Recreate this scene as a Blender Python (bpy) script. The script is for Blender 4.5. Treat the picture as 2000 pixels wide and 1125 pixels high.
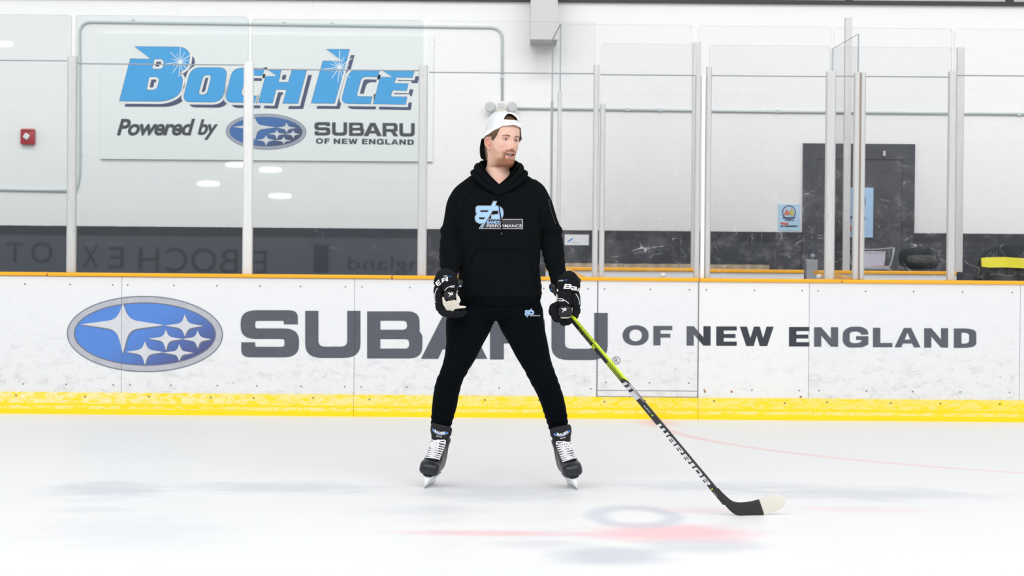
import bpy, bmesh, math, random
import numpy as np
from mathutils import Vector, Matrix, noise, bvhtree, geometry
random.seed(7)
sc = bpy.context.scene
for o in list(bpy.data.objects): bpy.data.objects.remove(o)
COL = sc.collection
# ------------------------------------------------------------------ camera
CAMH = 1.15; FPX = 3889.0; ROLL = 0.0085; PITCH = 0.0108
cam = bpy.data.cameras.new('camera'); cam_o = bpy.data.objects.new('camera', cam); COL.objects.link(cam_o)
cam.lens = 70.0; cam.sensor_width = 36.0; cam.clip_end = 300
fw = Vector((0, math.cos(PITCH), -math.sin(PITCH)))
rt = Vector((math.cos(ROLL), 0, math.sin(ROLL)))
up = rt.cross(fw).normalized(); rt = fw.cross(up).normalized()
M = Matrix((rt, up, -fw)).transposed().to_4x4(); M.translation = Vector((0, 0, CAMH))
cam_o.matrix_world = M; sc.camera = cam_o
cam.dof.use_dof = True; cam.dof.focus_distance = 10.3; cam.dof.aperture_fstop = 5.6
CP = Vector((0, 0, CAMH))
def ray(px, py):
    return (fw + rt * ((px - 1000.0) / FPX) + up * ((562.5 - py) / FPX))
def P(px, py, Y):                     # world point seen at a pixel, on the plane y = Y
    d = ray(px, py); return CP + d * (Y / d.y)
def G(px, py):                        # world point seen at a pixel, on the ice
    d = ray(px, py); return CP + d * (-CAMH / d.z)
# ------------------------------------------------------------------ light
sc.view_settings.view_transform = 'Standard'; sc.view_settings.look = 'None'
sc.view_settings.gamma = 1.0; sc.view_settings.exposure = 0.0
try: sc.view_settings.use_curve_mapping = False
except Exception: pass
w = bpy.data.worlds.new('rink_light'); sc.world = w; w.use_nodes = True
w.node_tree.nodes['Background'].inputs[0].default_value = (0.972, 0.99, 1.0, 1)
w.node_tree.nodes['Background'].inputs[1].default_value = 0.76
def area(name, loc, rot, sx, sy, e, col=(1, 1, 1)):
    l = bpy.data.lights.new(name, 'AREA'); l.shape = 'RECTANGLE'; l.size = sx; l.size_y = sy; l.energy = e; l.color = col
    o = bpy.data.objects.new(name, l); o.location = loc; o.rotation_euler = rot; COL.objects.link(o); return o
area('fill_lamp', (0, 3.0, 8.4), (math.radians(58), 0, 0), 22, 2.5, 700)  # unseen fill light, added and tilted towards the boards and back wall
area('fill_lamp', (0, -6, 7.9), (math.radians(72), 0, 0), 24, 2.5, 900)  # second unseen fill, added behind the camera to lift wall and boards
cl = area('wall_fill_lamp', (0, 11.5, 7.6), (math.radians(50), 0, 0), 18, .8, 75); cl.data.spread = math.radians(56)  # narrow unseen fill added above the ice to brighten the block wall
# ------------------------------------------------------------------ object helpers
WL = {}
def loc_of(o): return WL.get(o.name, Vector((0, 0, 0)))
def props(o, label=None, cat=None, group=None, kind=None):
    if label: o['label'] = label
    if cat: o['category'] = cat
    if group: o['group'] = group
    if kind: o['kind'] = kind
    return o
def empty(name, loc, label=None, cat=None, group=None):
    o = bpy.data.objects.new(name, None); COL.objects.link(o); o.location = loc; o.empty_display_size = .1
    WL[o.name] = Vector(loc); return props(o, label, cat, group)
def finish(o, parent):
    if parent is not None:
        o.parent = parent; o.matrix_parent_inverse = Matrix.Translation(-loc_of(parent))
def mk(name, V, F, mats, parent=None, smooth=False, fm=None, cols=None, angle=None):
    V = [Vector(v) for v in V]
    lo = Vector((min(v.x for v in V), min(v.y for v in V), min(v.z for v in V)))
    hi = Vector((max(v.x for v in V), max(v.y for v in V), max(v.z for v in V)))
    c = (lo + hi) / 2
    me = bpy.data.meshes.new(name); me.from_pydata([v - c for v in V], [], F)
    if not isinstance(mats, (list, tuple)): mats = [mats]
    for m in mats: me.materials.append(m)
    if fm: me.polygons.foreach_set('material_index', fm)
    if smooth: me.polygons.foreach_set('use_smooth', [True] * len(F))
    if cols is not None:
        a = me.color_attributes.new('Col', 'FLOAT_COLOR', 'POINT')
        a.data.foreach_set('color', [x for q in cols for x in (q[0], q[1], q[2], 1.0)])
    me.update()
    if angle is not None:
        try: me.set_sharp_from_angle(angle=angle)
        except Exception: pass
    o = bpy.data.objects.new(name, me); COL.objects.link(o); o.location = c; WL[o.name] = c
    finish(o, parent); return o
class MB:
    def __init__(s): s.V = []; s.F = []; s.M = []; s.C = []
    def add(s, V, F, mi=0, col=None):
        n = len(s.V); s.V += [Vector(v) for v in V]; s.F += [tuple(i + n for i in f) for f in F]; s.M += [mi] * len(F)
        s.C += [col or (1, 1, 1)] * len(V); return s
    def xf(s, M):
        s.V = [M @ v for v in s.V]; return s
    def box(s, x0, x1, y0, y1, z0, z1, mi=0, R=None, bev=0.0):
        if bev > 0:
            V, F = rbox(x1 - x0, y1 - y0, z1 - z0, bev); c = Vector(((x0 + x1) / 2, (y0 + y1) / 2, (z0 + z1) / 2))
            V = [Vector(v) + c for v in V]
        else:
            V = [Vector((x, y, z)) for x in (x0, x1) for y in (y0, y1) for z in (z0, z1)]
            F = [(0, 1, 3, 2), (4, 6, 7, 5), (0, 4, 5, 1), (2, 3, 7, 6), (0, 2, 6, 4), (1, 5, 7, 3)]
        if R is not None: V = [R @ v for v in V]
        return s.add(V, F, mi)
    def obj(s, name, mats, parent=None, smooth=False, cols=False, angle=None):
        return mk(name, s.V, s.F, mats, parent, smooth, s.M, s.C if cols else None, angle)
def rbox(sx, sy, sz, b):
    bm = bmesh.new(); bmesh.ops.create_cube(bm, size=1)
    for v in bm.verts: v.co = Vector((v.co.x * sx, v.co.y * sy, v.co.z * sz))
    bmesh.ops.bevel(bm, geom=bm.edges[:], offset=min(b, min(sx, sy, sz) * .49), segments=2, affect='EDGES', profile=.5)
    V = [v.co.copy() for v in bm.verts]; F = [tuple(v.index for v in f.verts) for f in bm.faces]
    bm.verts.index_update(); F = [tuple(v.index for v in f.verts) for f in bm.faces]; bm.free(); return V, F
def spline(pts, n):
    pts = [Vector(p) for p in pts]; out = []
    for i in range(len(pts) - 1):
        p0 = pts[max(i - 1, 0)]; p1 = pts[i]; p2 = pts[i + 1]; p3 = pts[min(i + 2, len(pts) - 1)]
        for k in range(n):
            t = k / n; a = 2 * p1; b = p2 - p0; c = 2 * p0 - 5 * p1 + 4 * p2 - p3; d = -p0 + 3 * p1 - 3 * p2 + p3
            out.append((a + b * t + c * t * t + d * t ** 3) * .5)
    out.append(pts[-1]); return out
def loft(rings, cap=True, closed=False):
    n = len(rings[0]); V = [v for r in rings for v in r]; F = []
    m = len(rings)
    for i in range(m if closed else m - 1):
        j = (i + 1) % m
        for k in range(n):
            F.append((i * n + k, i * n + (k + 1) % n, j * n + (k + 1) % n, j * n + k))
    if cap and not closed:
        for i, rev in ((0, True), (m - 1, False)):
            c = sum((Vector(v) for v in rings[i]), Vector()) / n; V.append(c); ci = len(V) - 1
            for k in range(n):
                t = (i * n + k, i * n + (k + 1) % n, ci); F.append(t[::-1] if rev else t)
    return V, F
def tube(path, rad, seg=12, ref=(0, 1, 0), rad2=None, ex=2.0, cap=True, closed=False):
    path = [Vector(p) for p in path]; n = len(path)
    if not isinstance(rad, (list, tuple)): rad = [rad] * n
    if rad2 is None: rad2 = rad
    if not isinstance(rad2, (list, tuple)): rad2 = [rad2] * n
    rings = []; ref = Vector(ref)
    for i in range(n):
        if closed: t = path[(i + 1) % n] - path[i - 1]
        else: t = path[min(i + 1, n - 1)] - path[max(i - 1, 0)]
        t.normalize(); a = t.cross(ref)
        if a.length < 1e-4: a = t.cross(Vector((1, 0, .01)))
        a.normalize(); b = a.cross(t).normalized(); r = []
        for k in range(seg):
            th = 2 * math.pi * k / seg; c, s = math.cos(th), math.sin(th)
            r.append(path[i] + a * (math.copysign(abs(c) ** (2 / ex), c) * rad[i]) + b * (math.copysign(abs(s) ** (2 / ex), s) * rad2[i]))
        rings.append(r)
    return loft(rings, cap, closed)
def interp(tab, x):
    xs = [t[0] for t in tab]
    if x <= xs[0]: return tab[0][1:]
    for i in range(len(tab) - 1):
        if x <= xs[i + 1]:
            t = (x - xs[i]) / (xs[i + 1] - xs[i]); t = t * t * (3 - 2 * t) * .35 + t * .65
            return tuple(a + (b - a) * t for a, b in zip(tab[i][1:], tab[i + 1][1:]))
    return tab[-1][1:]
def superell(c, s, seg=20, rings=12, ex=2.6, R=None):          # rounded pad
    V = []; F = []
    for i in range(rings + 1):
        ph = -math.pi / 2 + math.pi * i / rings
        for k in range(seg):
            th = 2 * math.pi * k / seg
            f = lambda q: math.copysign(abs(q) ** (2 / ex), q)
            v = Vector((s[0] * f(math.cos(ph)) * f(math.cos(th)), s[1] * f(math.cos(ph)) * f(math.sin(th)), s[2] * f(math.sin(ph))))
            if R is not None: v = R @ v
            V.append(Vector(c) + v)
    for i in range(rings):
        for k in range(seg): F.append((i * seg + k, i * seg + (k + 1) % seg, (i + 1) * seg + (k + 1) % seg, (i + 1) * seg + k))
    return V, F
def remesh(mb, voxel, smooth_it=4, disp=None):
    me = bpy.data.meshes.new('tmp'); me.from_pydata(mb.V, [], mb.F)
    bm = bmesh.new(); bm.from_mesh(me); bmesh.ops.recalc_face_normals(bm, faces=bm.faces[:]); bm.to_mesh(me); bm.free()
    o = bpy.data.objects.new('tmp', me); COL.objects.link(o)
    m = o.modifiers.new('r', 'REMESH'); m.mode = 'VOXEL'; m.voxel_size = voxel; m.adaptivity = 0
    s = o.modifiers.new('s', 'SMOOTH'); s.factor = .5; s.iterations = smooth_it
    dg = bpy.context.evaluated_depsgraph_get(); dg.update(); ev = o.evaluated_get(dg).to_mesh()
    V = [v.co.copy() for v in ev.vertices]; N = [v.normal.copy() for v in ev.vertices]; F = [tuple(p.vertices) for p in ev.polygons]
    o.evaluated_get(dg).to_mesh_clear(); bpy.data.objects.remove(o); bpy.data.meshes.remove(me)
    if disp: V = [v + n * disp(v, n) for v, n in zip(V, N)]
    return V, F
# ------------------------------------------------------------------ flat outlines (lettering and marks)
def rc(pts, n=6):                      # polygon with rounded corners: (x, y[, r])
    out = []; m = len(pts)
    for i in range(m):
        p = Vector(pts[i][:2]); r = pts[i][2] if len(pts[i]) > 2 else 0
        if r <= 0: out.append((p.x, p.y)); continue
        a = Vector(pts[i - 1][:2]) - p; b = Vector(pts[(i + 1) % m][:2]) - p
        r = min(r, a.length * .5, b.length * .5); a.normalize(); b.normalize()
        A = p + a * r; B = p + b * r
        for k in range(n + 1):
            t = k / n; q = A * (1 - t) ** 2 + p * 2 * t * (1 - t) + B * t * t; out.append((q.x, q.y))
    return out
def ell(cx, cy, rx, ry, n=48, ex=2.0):
    o = []
    for k in range(n):
        c, s = math.cos(2 * math.pi * k / n), math.sin(2 * math.pi * k / n)
        o.append((cx + rx * math.copysign(abs(c) ** (2 / ex), c), cy + ry * math.copysign(abs(s) ** (2 / ex), s)))
    return o
def fill(contours):                    # even-odd fill through a 2D curve; returns 2D verts, faces
    cu = bpy.data.curves.new('f', 'CURVE'); cu.dimensions = '2D'; cu.fill_mode = 'FRONT'
    for c in contours:
        s = cu.splines.new('POLY'); s.points.add(len(c) - 1); s.use_cyclic_u = True
        for i, p in enumerate(c): s.points[i].co = (p[0], p[1], 0, 1)
    o = bpy.data.objects.new('f', cu); COL.objects.link(o)
    dg = bpy.context.evaluated_depsgraph_get(); dg.update()
    me = o.evaluated_get(dg).to_mesh(); V = [(v.co.x, v.co.y) for v in me.vertices]; F = [tuple(p.vertices) for p in me.polygons]
    o.evaluated_get(dg).to_mesh_clear(); bpy.data.objects.remove(o); bpy.data.curves.remove(cu); return V, F
def text2d(body, x0, y0, x1, y1, shear=0.0, bold=0.0, space=1.0):   # builtin lettering fitted to a pixel box (y down)
    cu = bpy.data.curves.new('t', 'FONT'); cu.body = body; cu.shear = shear; cu.offset = bold; cu.space_character = space; cu.resolution_u = 4
    o = bpy.data.objects.new('t', cu); COL.objects.link(o)
    dg = bpy.context.evaluated_depsgraph_get(); dg.update()
    me = o.evaluated_get(dg).to_mesh(); V = [(v.co.x, v.co.y) for v in me.vertices]; F = [tuple(p.vertices) for p in me.polygons]
    o.evaluated_get(dg).to_mesh_clear(); bpy.data.objects.remove(o); bpy.data.curves.remove(cu)
    ax = min(v[0] for v in V); bx = max(v[0] for v in V); ay = min(v[1] for v in V); by = max(v[1] for v in V)
    return [(x0 + (v[0] - ax) / (bx - ax) * (x1 - x0), y1 - (v[1] - ay) / (by - ay) * (y1 - y0)) for v in V], F
def outline(contour, wd):              # mitred band of width 2*wd along a closed contour
    p = [Vector(q) for q in contour]; p = [a for k, a in enumerate(p) if (a - p[k - 1]).length > 1e-5]; n = len(p); V = []; F = []
    for i in range(n):
        d0 = (p[i] - p[i - 1]).normalized(); d1 = (p[(i + 1) % n] - p[i]).normalized(); n0 = Vector((-d0.y, d0.x)); n1_ = Vector((-d1.y, d1.x)); m = n0 + n1_
        if m.length < .2: m = n0
        m.normalize(); k = min(1.6, 1 / max(.3, m.dot(n0))); V += [tuple(p[i] + m * wd * k), tuple(p[i] - m * wd * k)]
    for i in range(n): j = (i + 1) % n; F.append((2 * i, 2 * j, 2 * j + 1, 2 * i + 1))
    return V, F
def stroke(pts, wd):                   # open polyline as a mitred band
    p = [Vector(q) for q in pts]; n = len(p); V = []; F = []
    for i in range(n):
        d0 = (p[i] - p[max(i - 1, 0)]) if i else (p[1] - p[0]); d1 = (p[i + 1] - p[i]) if i < n - 1 else d0; d0 = d0.normalized(); d1 = d1.normalized(); n0 = Vector((-d0.y, d0.x)); m = n0 + Vector((-d1.y, d1.x))
        if m.length < .2: m = n0
        m.normalize(); k = min(1.6, 1 / max(.3, m.dot(n0))); V += [tuple(p[i] + m * wd * k), tuple(p[i] - m * wd * k)]
    for i in range(n - 1): F.append((2 * i, 2 * i + 2, 2 * i + 3, 2 * i + 1))
    return V, F
GL = {  # wide block capitals, unit box, y down
 'S': [rc([(0, 0, .26), (.98, 0, .24), (.98, .3), (.74, .3), (.74, .225, .03), (.25, .225, .05), (.25, .385, .05), (1, .385, .26), (1, 1, .26), (.01, 1, .26), (.01, .68), (.25, .68), (.25, .775, .03), (.75, .775, .05), (.75, .61, .05), (0, .61, .26)])],
 'U': [rc([(0, 0), (.24, 0), (.24, .76, .12), (.76, .76, .12), (.76, 0), (1, 0), (1, 1, .3), (0, 1, .3)])],
 'B': [rc([(0, 0), (.95, 0, .22), (.95, .44, .1), (1, .5, .06), (1, 1, .25), (0, 1)]), rc([(.24, .2), (.72, .2, .08), (.72, .39, .08), (.24, .39)]), rc([(.24, .59), (.76, .59, .08), (.76, .79, .08), (.24, .79)])],
 'A': [rc([(.36, 0), (.64, 0), (1, 1), (.74, 1), (.675, .8), (.325, .8), (.26, 1), (0, 1)]), rc([(.5, .24), (.61, .6), (.39, .6)])],
 'R': [rc([(0, 0), (.95, 0, .25), (.95, .62, .2), (.8, .65, .05), (1, 1), (.7, 1), (.53, .66), (.24, .66), (.24, 1), (0, 1)]), rc([(.24, .21), (.71, .21, .08), (.71, .45, .08), (.24, .45)])],
 'O': [ell(.5, .5, .5, .52, 40, 2.2), ell(.5, .5, .24, .3, 32, 2.2)],
 'F': [[(0, 0), (1, 0), (1, .22), (.38, .22), (.38, .4), (.9, .4), (.9, .6), (.38, .6), (.38, 1), (0, 1)]],
 'N': [[(0, 0), (.3, 0), (.7, .58), (.7, 0), (1, 0), (1, 1), (.7, 1), (.3, .43), (.3, 1), (0, 1)]],
 'E': [[(0, 0), (1, 0), (1, .21), (.36, .21), (.36, .39), (.94, .39), (.94, .59), (.36, .59), (.36, .78), (1, .78), (1, 1), (0, 1)]],
 'W': [[(0, 0), (.21, 0), (.31, .6), (.42, 0), (.59, 0), (.69, .6), (.79, 0), (1, 0), (.81, 1), (.59, 1), (.5, .46), (.41, 1), (.19, 1)]],
 'G': [rc([(1, .36), (.74, .38), (.66, .24, .1), (.5, .19, .1), (.27, .25, .15), (.27, .77, .15), (.52, .82, .1), (.73, .74, .05), (.73, .64), (.52, .64), (.52, .45), (1, .45), (1, .87, .02), (.78, 1.02, .15), (.2, 1.04, .35), (0, .8, .2), (0, .2, .3), (.25, -.04, .3), (.75, -.04, .3), (.97, .12, .1)])],
 'L': [[(0, 0), (.38, 0), (.38, .78), (1, .78), (1, 1), (0, 1)]],
 'D': [rc([(0, 0), (.62, 0, .3), (1, .1, .35), (1, .9, .35), (.62, 1, .3), (0, 1)]), rc([(.34, .22), (.55, .22, .1), (.68, .3, .15), (.68, .7, .15), (.55, .78, .1), (.34, .78)])],
}
def glyph(ch, x0, y0, x1, y1, shear=0.0):
    return fill([[(x0 + (p[0]) * (x1 - x0) + shear * (1 - p[1]) * (y1 - y0), y0 + p[1] * (y1 - y0)) for p in c] for c in GL[ch]])
def merge2(*L):
    V = []; F = []
    for v, f in L:
        n = len(V); V += list(v); F += [tuple(i + n for i in q) for q in f]
    return V, F
def star4(cx, cy, l, r, t, b, k=.13):
    q = min(t, b); e = [(r, 0), (0, b), (-l, 0), (0, -t)]; pts = []
    for i in range(4):
        a = e[i]; c = e[(i + 1) % 4]; sx = math.copysign(1, a[0] + c[0]); sy = math.copysign(1, a[1] + c[1])
        tx = 1.3 if a[0] else .0; 
        pts += [(cx + a[0], cy + a[1], .6), (cx + sx * q * .30, cy + sy * q * .24, q * .45)]
    return [rc(pts)]
# ------------------------------------------------------------------ materials
class NT:
    def __init__(s, name):
        s.m = bpy.data.materials.new(name); s.m.use_nodes = True; s.t = s.m.node_tree; s.n = s.t.nodes; s.l = s.t.links
        s.b = s.n['Principled BSDF']; s.out = s.n['Material Output']
    def new(s, ty, **kw):
        q = s.n.new(ty)
        for k, v in kw.items(): setattr(q, k, v)
        return q
    def set(s, sock, v):
        if hasattr(v, 'is_linked') or hasattr(v, 'links'): s.l.new(v, sock)
        else: sock.default_value = v
    def math(s, op, a, b=0.0, c=None, clamp=False):
        q = s.new('ShaderNodeMath', operation=op, use_clamp=clamp); s.set(q.inputs[0], a); s.set(q.inputs[1], b)
        if c is not None: s.set(q.inputs[2], c)
        return q.outputs[0]
    def mix(s, f, a, b):
        q = s.new('ShaderNodeMix', data_type='RGBA'); s.set(q.inputs[0], f)
        s.set(q.inputs[6], a if not isinstance(a, tuple) else (*a, 1)); s.set(q.inputs[7], b if not isinstance(b, tuple) else (*b, 1)); return q.outputs[2]
    def pos(s, scale=(1, 1, 1), loc=(0, 0, 0)):
        g = s.new('ShaderNodeNewGeometry'); mp = s.new('ShaderNodeMapping'); mp.inputs['Scale'].default_value = scale; mp.inputs['Location'].default_value = loc
        s.l.new(g.outputs['Position'], mp.inputs[0]); return mp.outputs[0]
    def noise(s, vec, scale, detail=4, rough=.55, dist=0.0):
        q = s.new('ShaderNodeTexNoise'); s.l.new(vec, q.inputs['Vector']); q.inputs['Scale'].default_value = scale
        q.inputs['Detail'].default_value = detail; q.inputs['Roughness'].default_value = rough; q.inputs['Distortion'].default_value = dist; return q.outputs['Fac']
    def ramp(s, f, a, b, lo=0.0, hi=1.0, smooth=True):
        q = s.new('ShaderNodeMapRange'); q.interpolation_type = 'SMOOTHSTEP' if smooth else 'LINEAR'
        s.set(q.inputs[0], f); q.inputs[1].default_value = a; q.inputs[2].default_value = b; q.inputs[3].default_value = lo; q.inputs[4].default_value = hi; return q.outputs[0]
    def bump(s, h, strength=.3, dist=.01):
        q = s.new('ShaderNodeBump'); q.inputs['Strength'].default_value = strength; q.inputs['Distance'].default_value = dist
        s.l.new(h, q.inputs['Height']); s.l.new(q.outputs[0], s.b.inputs['Normal'])
    def base(s, col, rough=.5, metal=0.0, spec=.5):
        s.set(s.b.inputs['Base Color'], (*col, 1) if isinstance(col, tuple) else col); s.set(s.b.inputs['Roughness'], rough)
        s.b.inputs['Metallic'].default_value = metal; s.b.inputs['Specular IOR Level'].default_value = spec; return s
def lin(r, g, b):
    f = lambda c: (c / 255 / 12.92) if c <= 10 else ((c / 255 + .055) / 1.055) ** 2.4
    return (f(r), f(g), f(b))
def plain(name, col, rough=.5, metal=0.0, nz=0.06, sc_=40, bump=0.0, spec=.5):
    t = NT(name); p = t.pos(); n = t.noise(p, sc_)
    d = tuple(max(0, c * (1 - nz)) for c in col); e = tuple(min(1, c * (1 + nz)) for c in col)
    t.base(t.mix(n, d, e), rough, metal, spec)
    if bump > 0: t.bump(t.noise(p, sc_ * 6, 3), bump, .002)
    return t.m
# ------------------------------------------------------------------ materials of the rink
YB = 15.13; YG = 15.22; YR = 16.5; YW = 18.0
def zc(px, py, Y): return P(px, py, Y).z
# wall: painted block
t = NT('painted_block'); g = t.new('ShaderNodeNewGeometry'); sp = t.new('ShaderNodeSeparateXYZ'); t.l.new(g.outputs['Position'], sp.inputs[0])
cb = t.new('ShaderNodeCombineXYZ'); t.l.new(sp.outputs[0], cb.inputs[0]); t.l.new(t.math('ADD', sp.outputs[2], -.069), cb.inputs[1])
br = t.new('ShaderNodeTexBrick'); t.l.new(cb.outputs[0], br.inputs['Vector']); br.inputs['Scale'].default_value = 1; br.inputs['Brick Width'].default_value = .406
br.inputs['Row Height'].default_value = .203; br.inputs['Mortar Size'].default_value = .005; br.inputs['Mortar Smooth'].default_value = .6
n1 = t.noise(t.pos(), 3, 3); wh = t.mix(n1, (.815, .815, .815), (.845, .845, .845)); wh = t.mix(t.math('MULTIPLY', br.outputs['Fac'], .07), wh, (.5, .5, .52))
dk = t.mix(n1, (.030, .032, .040), (.045, .048, .058))
isdk = t.ramp(t.math('ADD', sp.outputs[2], t.math('MULTIPLY', t.noise(t.pos(), 30, 2), .006)), 1.483, 1.489, 1, 0)
t.base(t.mix(isdk, wh, dk), .55); 
h = t.math('ADD', t.math('MULTIPLY', br.outputs['Fac'], -1), t.math('MULTIPLY', t.noise(t.pos(), 60, 3), .25)); t.bump(h, .16, .005)
M_WALL = t.m
# white rink board
def board_mat(name, col, dirt):
    t = NT(name); g = t.new('ShaderNodeNewGeometry'); sp = t.new('ShaderNodeSeparateXYZ'); t.l.new(g.outputs['Position'], sp.inputs[0])
    low = t.ramp(sp.outputs[2], .22, .85, 1, .12)
    p = t.pos((1, 1, 1.6)); sm = t.ramp(t.noise(p, 9, 8, .78, .4), .48, .68)
    spk = t.ramp(t.noise(t.pos((1, 1, 1.3)), 55, 3, .6), .665, .73)
    st = t.ramp(t.noise(t.pos((.25, 1, 5.0)), 30, 4, .6, .5), .63, .72)
    c = t.mix(t.math('MULTIPLY', t.math('MULTIPLY', sm, low), dirt * .6), col, (.45, .45, .47))
    c = t.mix(t.math('MULTIPLY', t.math('MULTIPLY', spk, low), dirt), c, (.16, .15, .15))
    c = t.mix(t.math('MULTIPLY', t.math('MULTIPLY', st, low), dirt * .5), c, (.25, .25, .27))
    t.base(c, .32); t.bump(t.noise(t.pos(), 25, 4), .08, .003); return t.m
M_BOARD = board_mat('white_board', (.805, .81, .825), .75); M_BOARDN = board_mat('new_white_board', (.84, .84, .84), .35)
def print_mat(name, a, b, scuff=.35):
    t = NT(name); n = t.noise(t.pos(), 14, 5); c = t.mix(n, a, b)
    s = t.ramp(t.noise(t.pos((.5, 1, 3)), 40, 4, .6, .6), .66, .74); t.base(t.mix(t.math('MULTIPLY', s, scuff), c, (.4, .4, .42)), .35); return t.m
M_LET = print_mat('grey_print', lin(78, 80, 90), lin(92, 94, 103)); M_LETN = print_mat('dark_print', lin(44, 46, 56), lin(56, 58, 68), .15)
M_SILV = print_mat('silver_print', lin(160, 162, 172), lin(200, 202, 208), .1); M_STAR = print_mat('pale_silver_print', lin(196, 198, 204), lin(222, 224, 228), .08)
M_SHD = print_mat('deep_blue_print', lin(52, 62, 100), lin(66, 74, 110), .05)
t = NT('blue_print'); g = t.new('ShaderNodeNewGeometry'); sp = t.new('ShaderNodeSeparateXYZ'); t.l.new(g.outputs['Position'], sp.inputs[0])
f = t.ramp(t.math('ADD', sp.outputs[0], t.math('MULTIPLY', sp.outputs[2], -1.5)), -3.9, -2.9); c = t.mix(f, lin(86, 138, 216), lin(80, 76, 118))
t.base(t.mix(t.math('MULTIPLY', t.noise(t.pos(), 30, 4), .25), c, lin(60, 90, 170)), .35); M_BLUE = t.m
# kick plate
t = NT('yellow_kick'); g = t.new('ShaderNodeNewGeometry'); sp = t.new('ShaderNodeSeparateXYZ'); t.l.new(g.outputs['Position'], sp.inputs[0])
n = t.noise(t.pos((.6, 1, 1.7)), 17, 9, .76, .8); up_ = t.ramp(sp.outputs[2], .075, .09); mid = t.math('MULTIPLY', t.ramp(sp.outputs[2], .035, .045), t.ramp(sp.outputs[2], .062, .07, 1, 0))
left = t.ramp(sp.outputs[0], -4, 1.5, 1, .45)
sc1 = t.math('MULTIPLY', t.ramp(n, .42, .56), t.math('MAXIMUM', t.math('MULTIPLY', up_, left), t.math('MULTIPLY', mid, .7)))
c = t.mix(sc1, lin(255, 222, 0), lin(246, 234, 172)); c = t.mix(t.math('MULTIPLY', t.ramp(t.noise(t.pos((.6, 1, 1.5)), 25, 6, .7), .6, .7), t.math('MULTIPLY', mid, .6)), c, lin(175, 165, 110))
t.base(c, .3); M_KICK = t.m
M_CAP = plain('orange_cap', lin(252, 178, 16), .3, nz=.05); M_SEAM = plain('seam_grey', (.26, .26, .28), .6); M_GSK = plain('gasket_grey', (.42, .42, .43), .6); M_SCREW = plain('screw', (.2, .2, .2), .35, .6); M_RUST = plain('rusty_screw', lin(164, 112, 60), .6)
# metal posts
t = NT('brushed_post'); n = t.noise(t.pos((6, 6, .6)), 9, 5, .6); s = t.ramp(t.noise(t.pos((2, 2, 1)), 30, 4, .65), .655, .72)
c = t.mix(n, (.47, .47, .465), (.66, .66, .655)); t.base(t.mix(t.math('MULTIPLY', s, .6), c, (.12, .12, .12)), .45, .1); M_POST = t.m
M_POSTW = plain('painted_post', (.74, .735, .73), .4, nz=.06, sc_=14); M_WHITE = plain('white_strip', (.93, .93, .93), .35); M_GASK = plain('rubber_gasket', (.05, .05, .055), .7); M_BROWN = plain('brown_strip', lin(158, 142, 132), .6)
def glass_mat(name, tint, refl, scratch=0.0, graz=.6):
    t = NT(name); t.n.remove(t.b)
    g = t.new('ShaderNodeNewGeometry'); d = t.new('ShaderNodeVectorMath', operation='DOT_PRODUCT'); t.l.new(g.outputs['Normal'], d.inputs[0]); t.l.new(g.outputs['Incoming'], d.inputs[1])
    c = t.math('ABSOLUTE', d.outputs['Value']); f = t.math('POWER', t.math('SUBTRACT', 1.0, c), 5.0); f = t.math('ADD', refl, t.math('MULTIPLY', f, graz))
    tr = t.new('ShaderNodeBsdfTransparent'); tr.inputs[0].default_value = (*tint, 1); gl = t.new('ShaderNodeBsdfGlossy'); gl.inputs['Roughness'].default_value = .015
    mx = t.new('ShaderNodeMixShader'); t.l.new(f, mx.inputs[0]); t.l.new(tr.outputs[0], mx.inputs[1]); t.l.new(gl.outputs[0], mx.inputs[2]); last = mx.outputs[0]
    if scratch > 0:
        sp = t.new('ShaderNodeSeparateXYZ'); t.l.new(g.outputs['Position'], sp.inputs[0])
        def line(scale, seed, w_, st=(1, 1, 1)):
            n = t.noise(t.pos(st, (seed, seed * 2, seed)), scale, 0, .5, .25); return t.ramp(t.math('ABSOLUTE', t.math('SUBTRACT', n, .5)), w_ * .3, w_, 1, 0)
        msk = t.ramp(t.noise(t.pos((1, 1, 1), (5, 1, 3)), 6, 5, .7), .48, .66); msk2 = t.ramp(t.noise(t.pos((1, 1, 1), (9, 4, 3)), 9, 5, .7), .50, .64)
        a = t.math('MULTIPLY', t.math('MAXIMUM', line(3, 3.1, .0022, (1, 1, 2.6)), line(4, 33.3, .0022, (.7, 1, 1.2))), msk); b = t.math('MULTIPLY', t.math('MAXIMUM', line(4, 8.7, .0026, (.4, 1, 2.4)), t.math('MAXIMUM', line(6, 21.7, .003, (1.6, 1, .5)), line(5, 51.2, .003, (.9, 1, 1.1)))), msk2)
        spk = t.ramp(t.noise(t.pos(), 75, 3, .7), .67, .74); hz = t.math('MULTIPLY', msk, .06)
        m_ = t.math('MAXIMUM', t.math('MAXIMUM', a, b), t.math('MAXIMUM', t.math('MULTIPLY', spk, .6), hz))
        m_ = t.math('MULTIPLY', m_, t.ramp(sp.outputs[2], 1.35, 2.3, scratch, scratch * .25))
        df = t.new('ShaderNodeBsdfDiffuse'); df.inputs[0].default_value = (.8, .8, .82, 1)
        m2 = t.new('ShaderNodeMixShader'); t.l.new(m_, m2.inputs[0]); t.l.new(last, m2.inputs[1]); t.l.new(df.outputs[0], m2.inputs[2]); last = m2.outputs[0]
    t.l.new(last, t.out.inputs[0]); return t.m
M_GT = glass_mat('tinted_glass', (.965, .985, .982), .062, .05); M_GC = glass_mat('clear_glass', (.999, .999, .999), .013, .5); M_GS = glass_mat('side_glass', (.992, .993, .995), .012, .2, .04)
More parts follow.
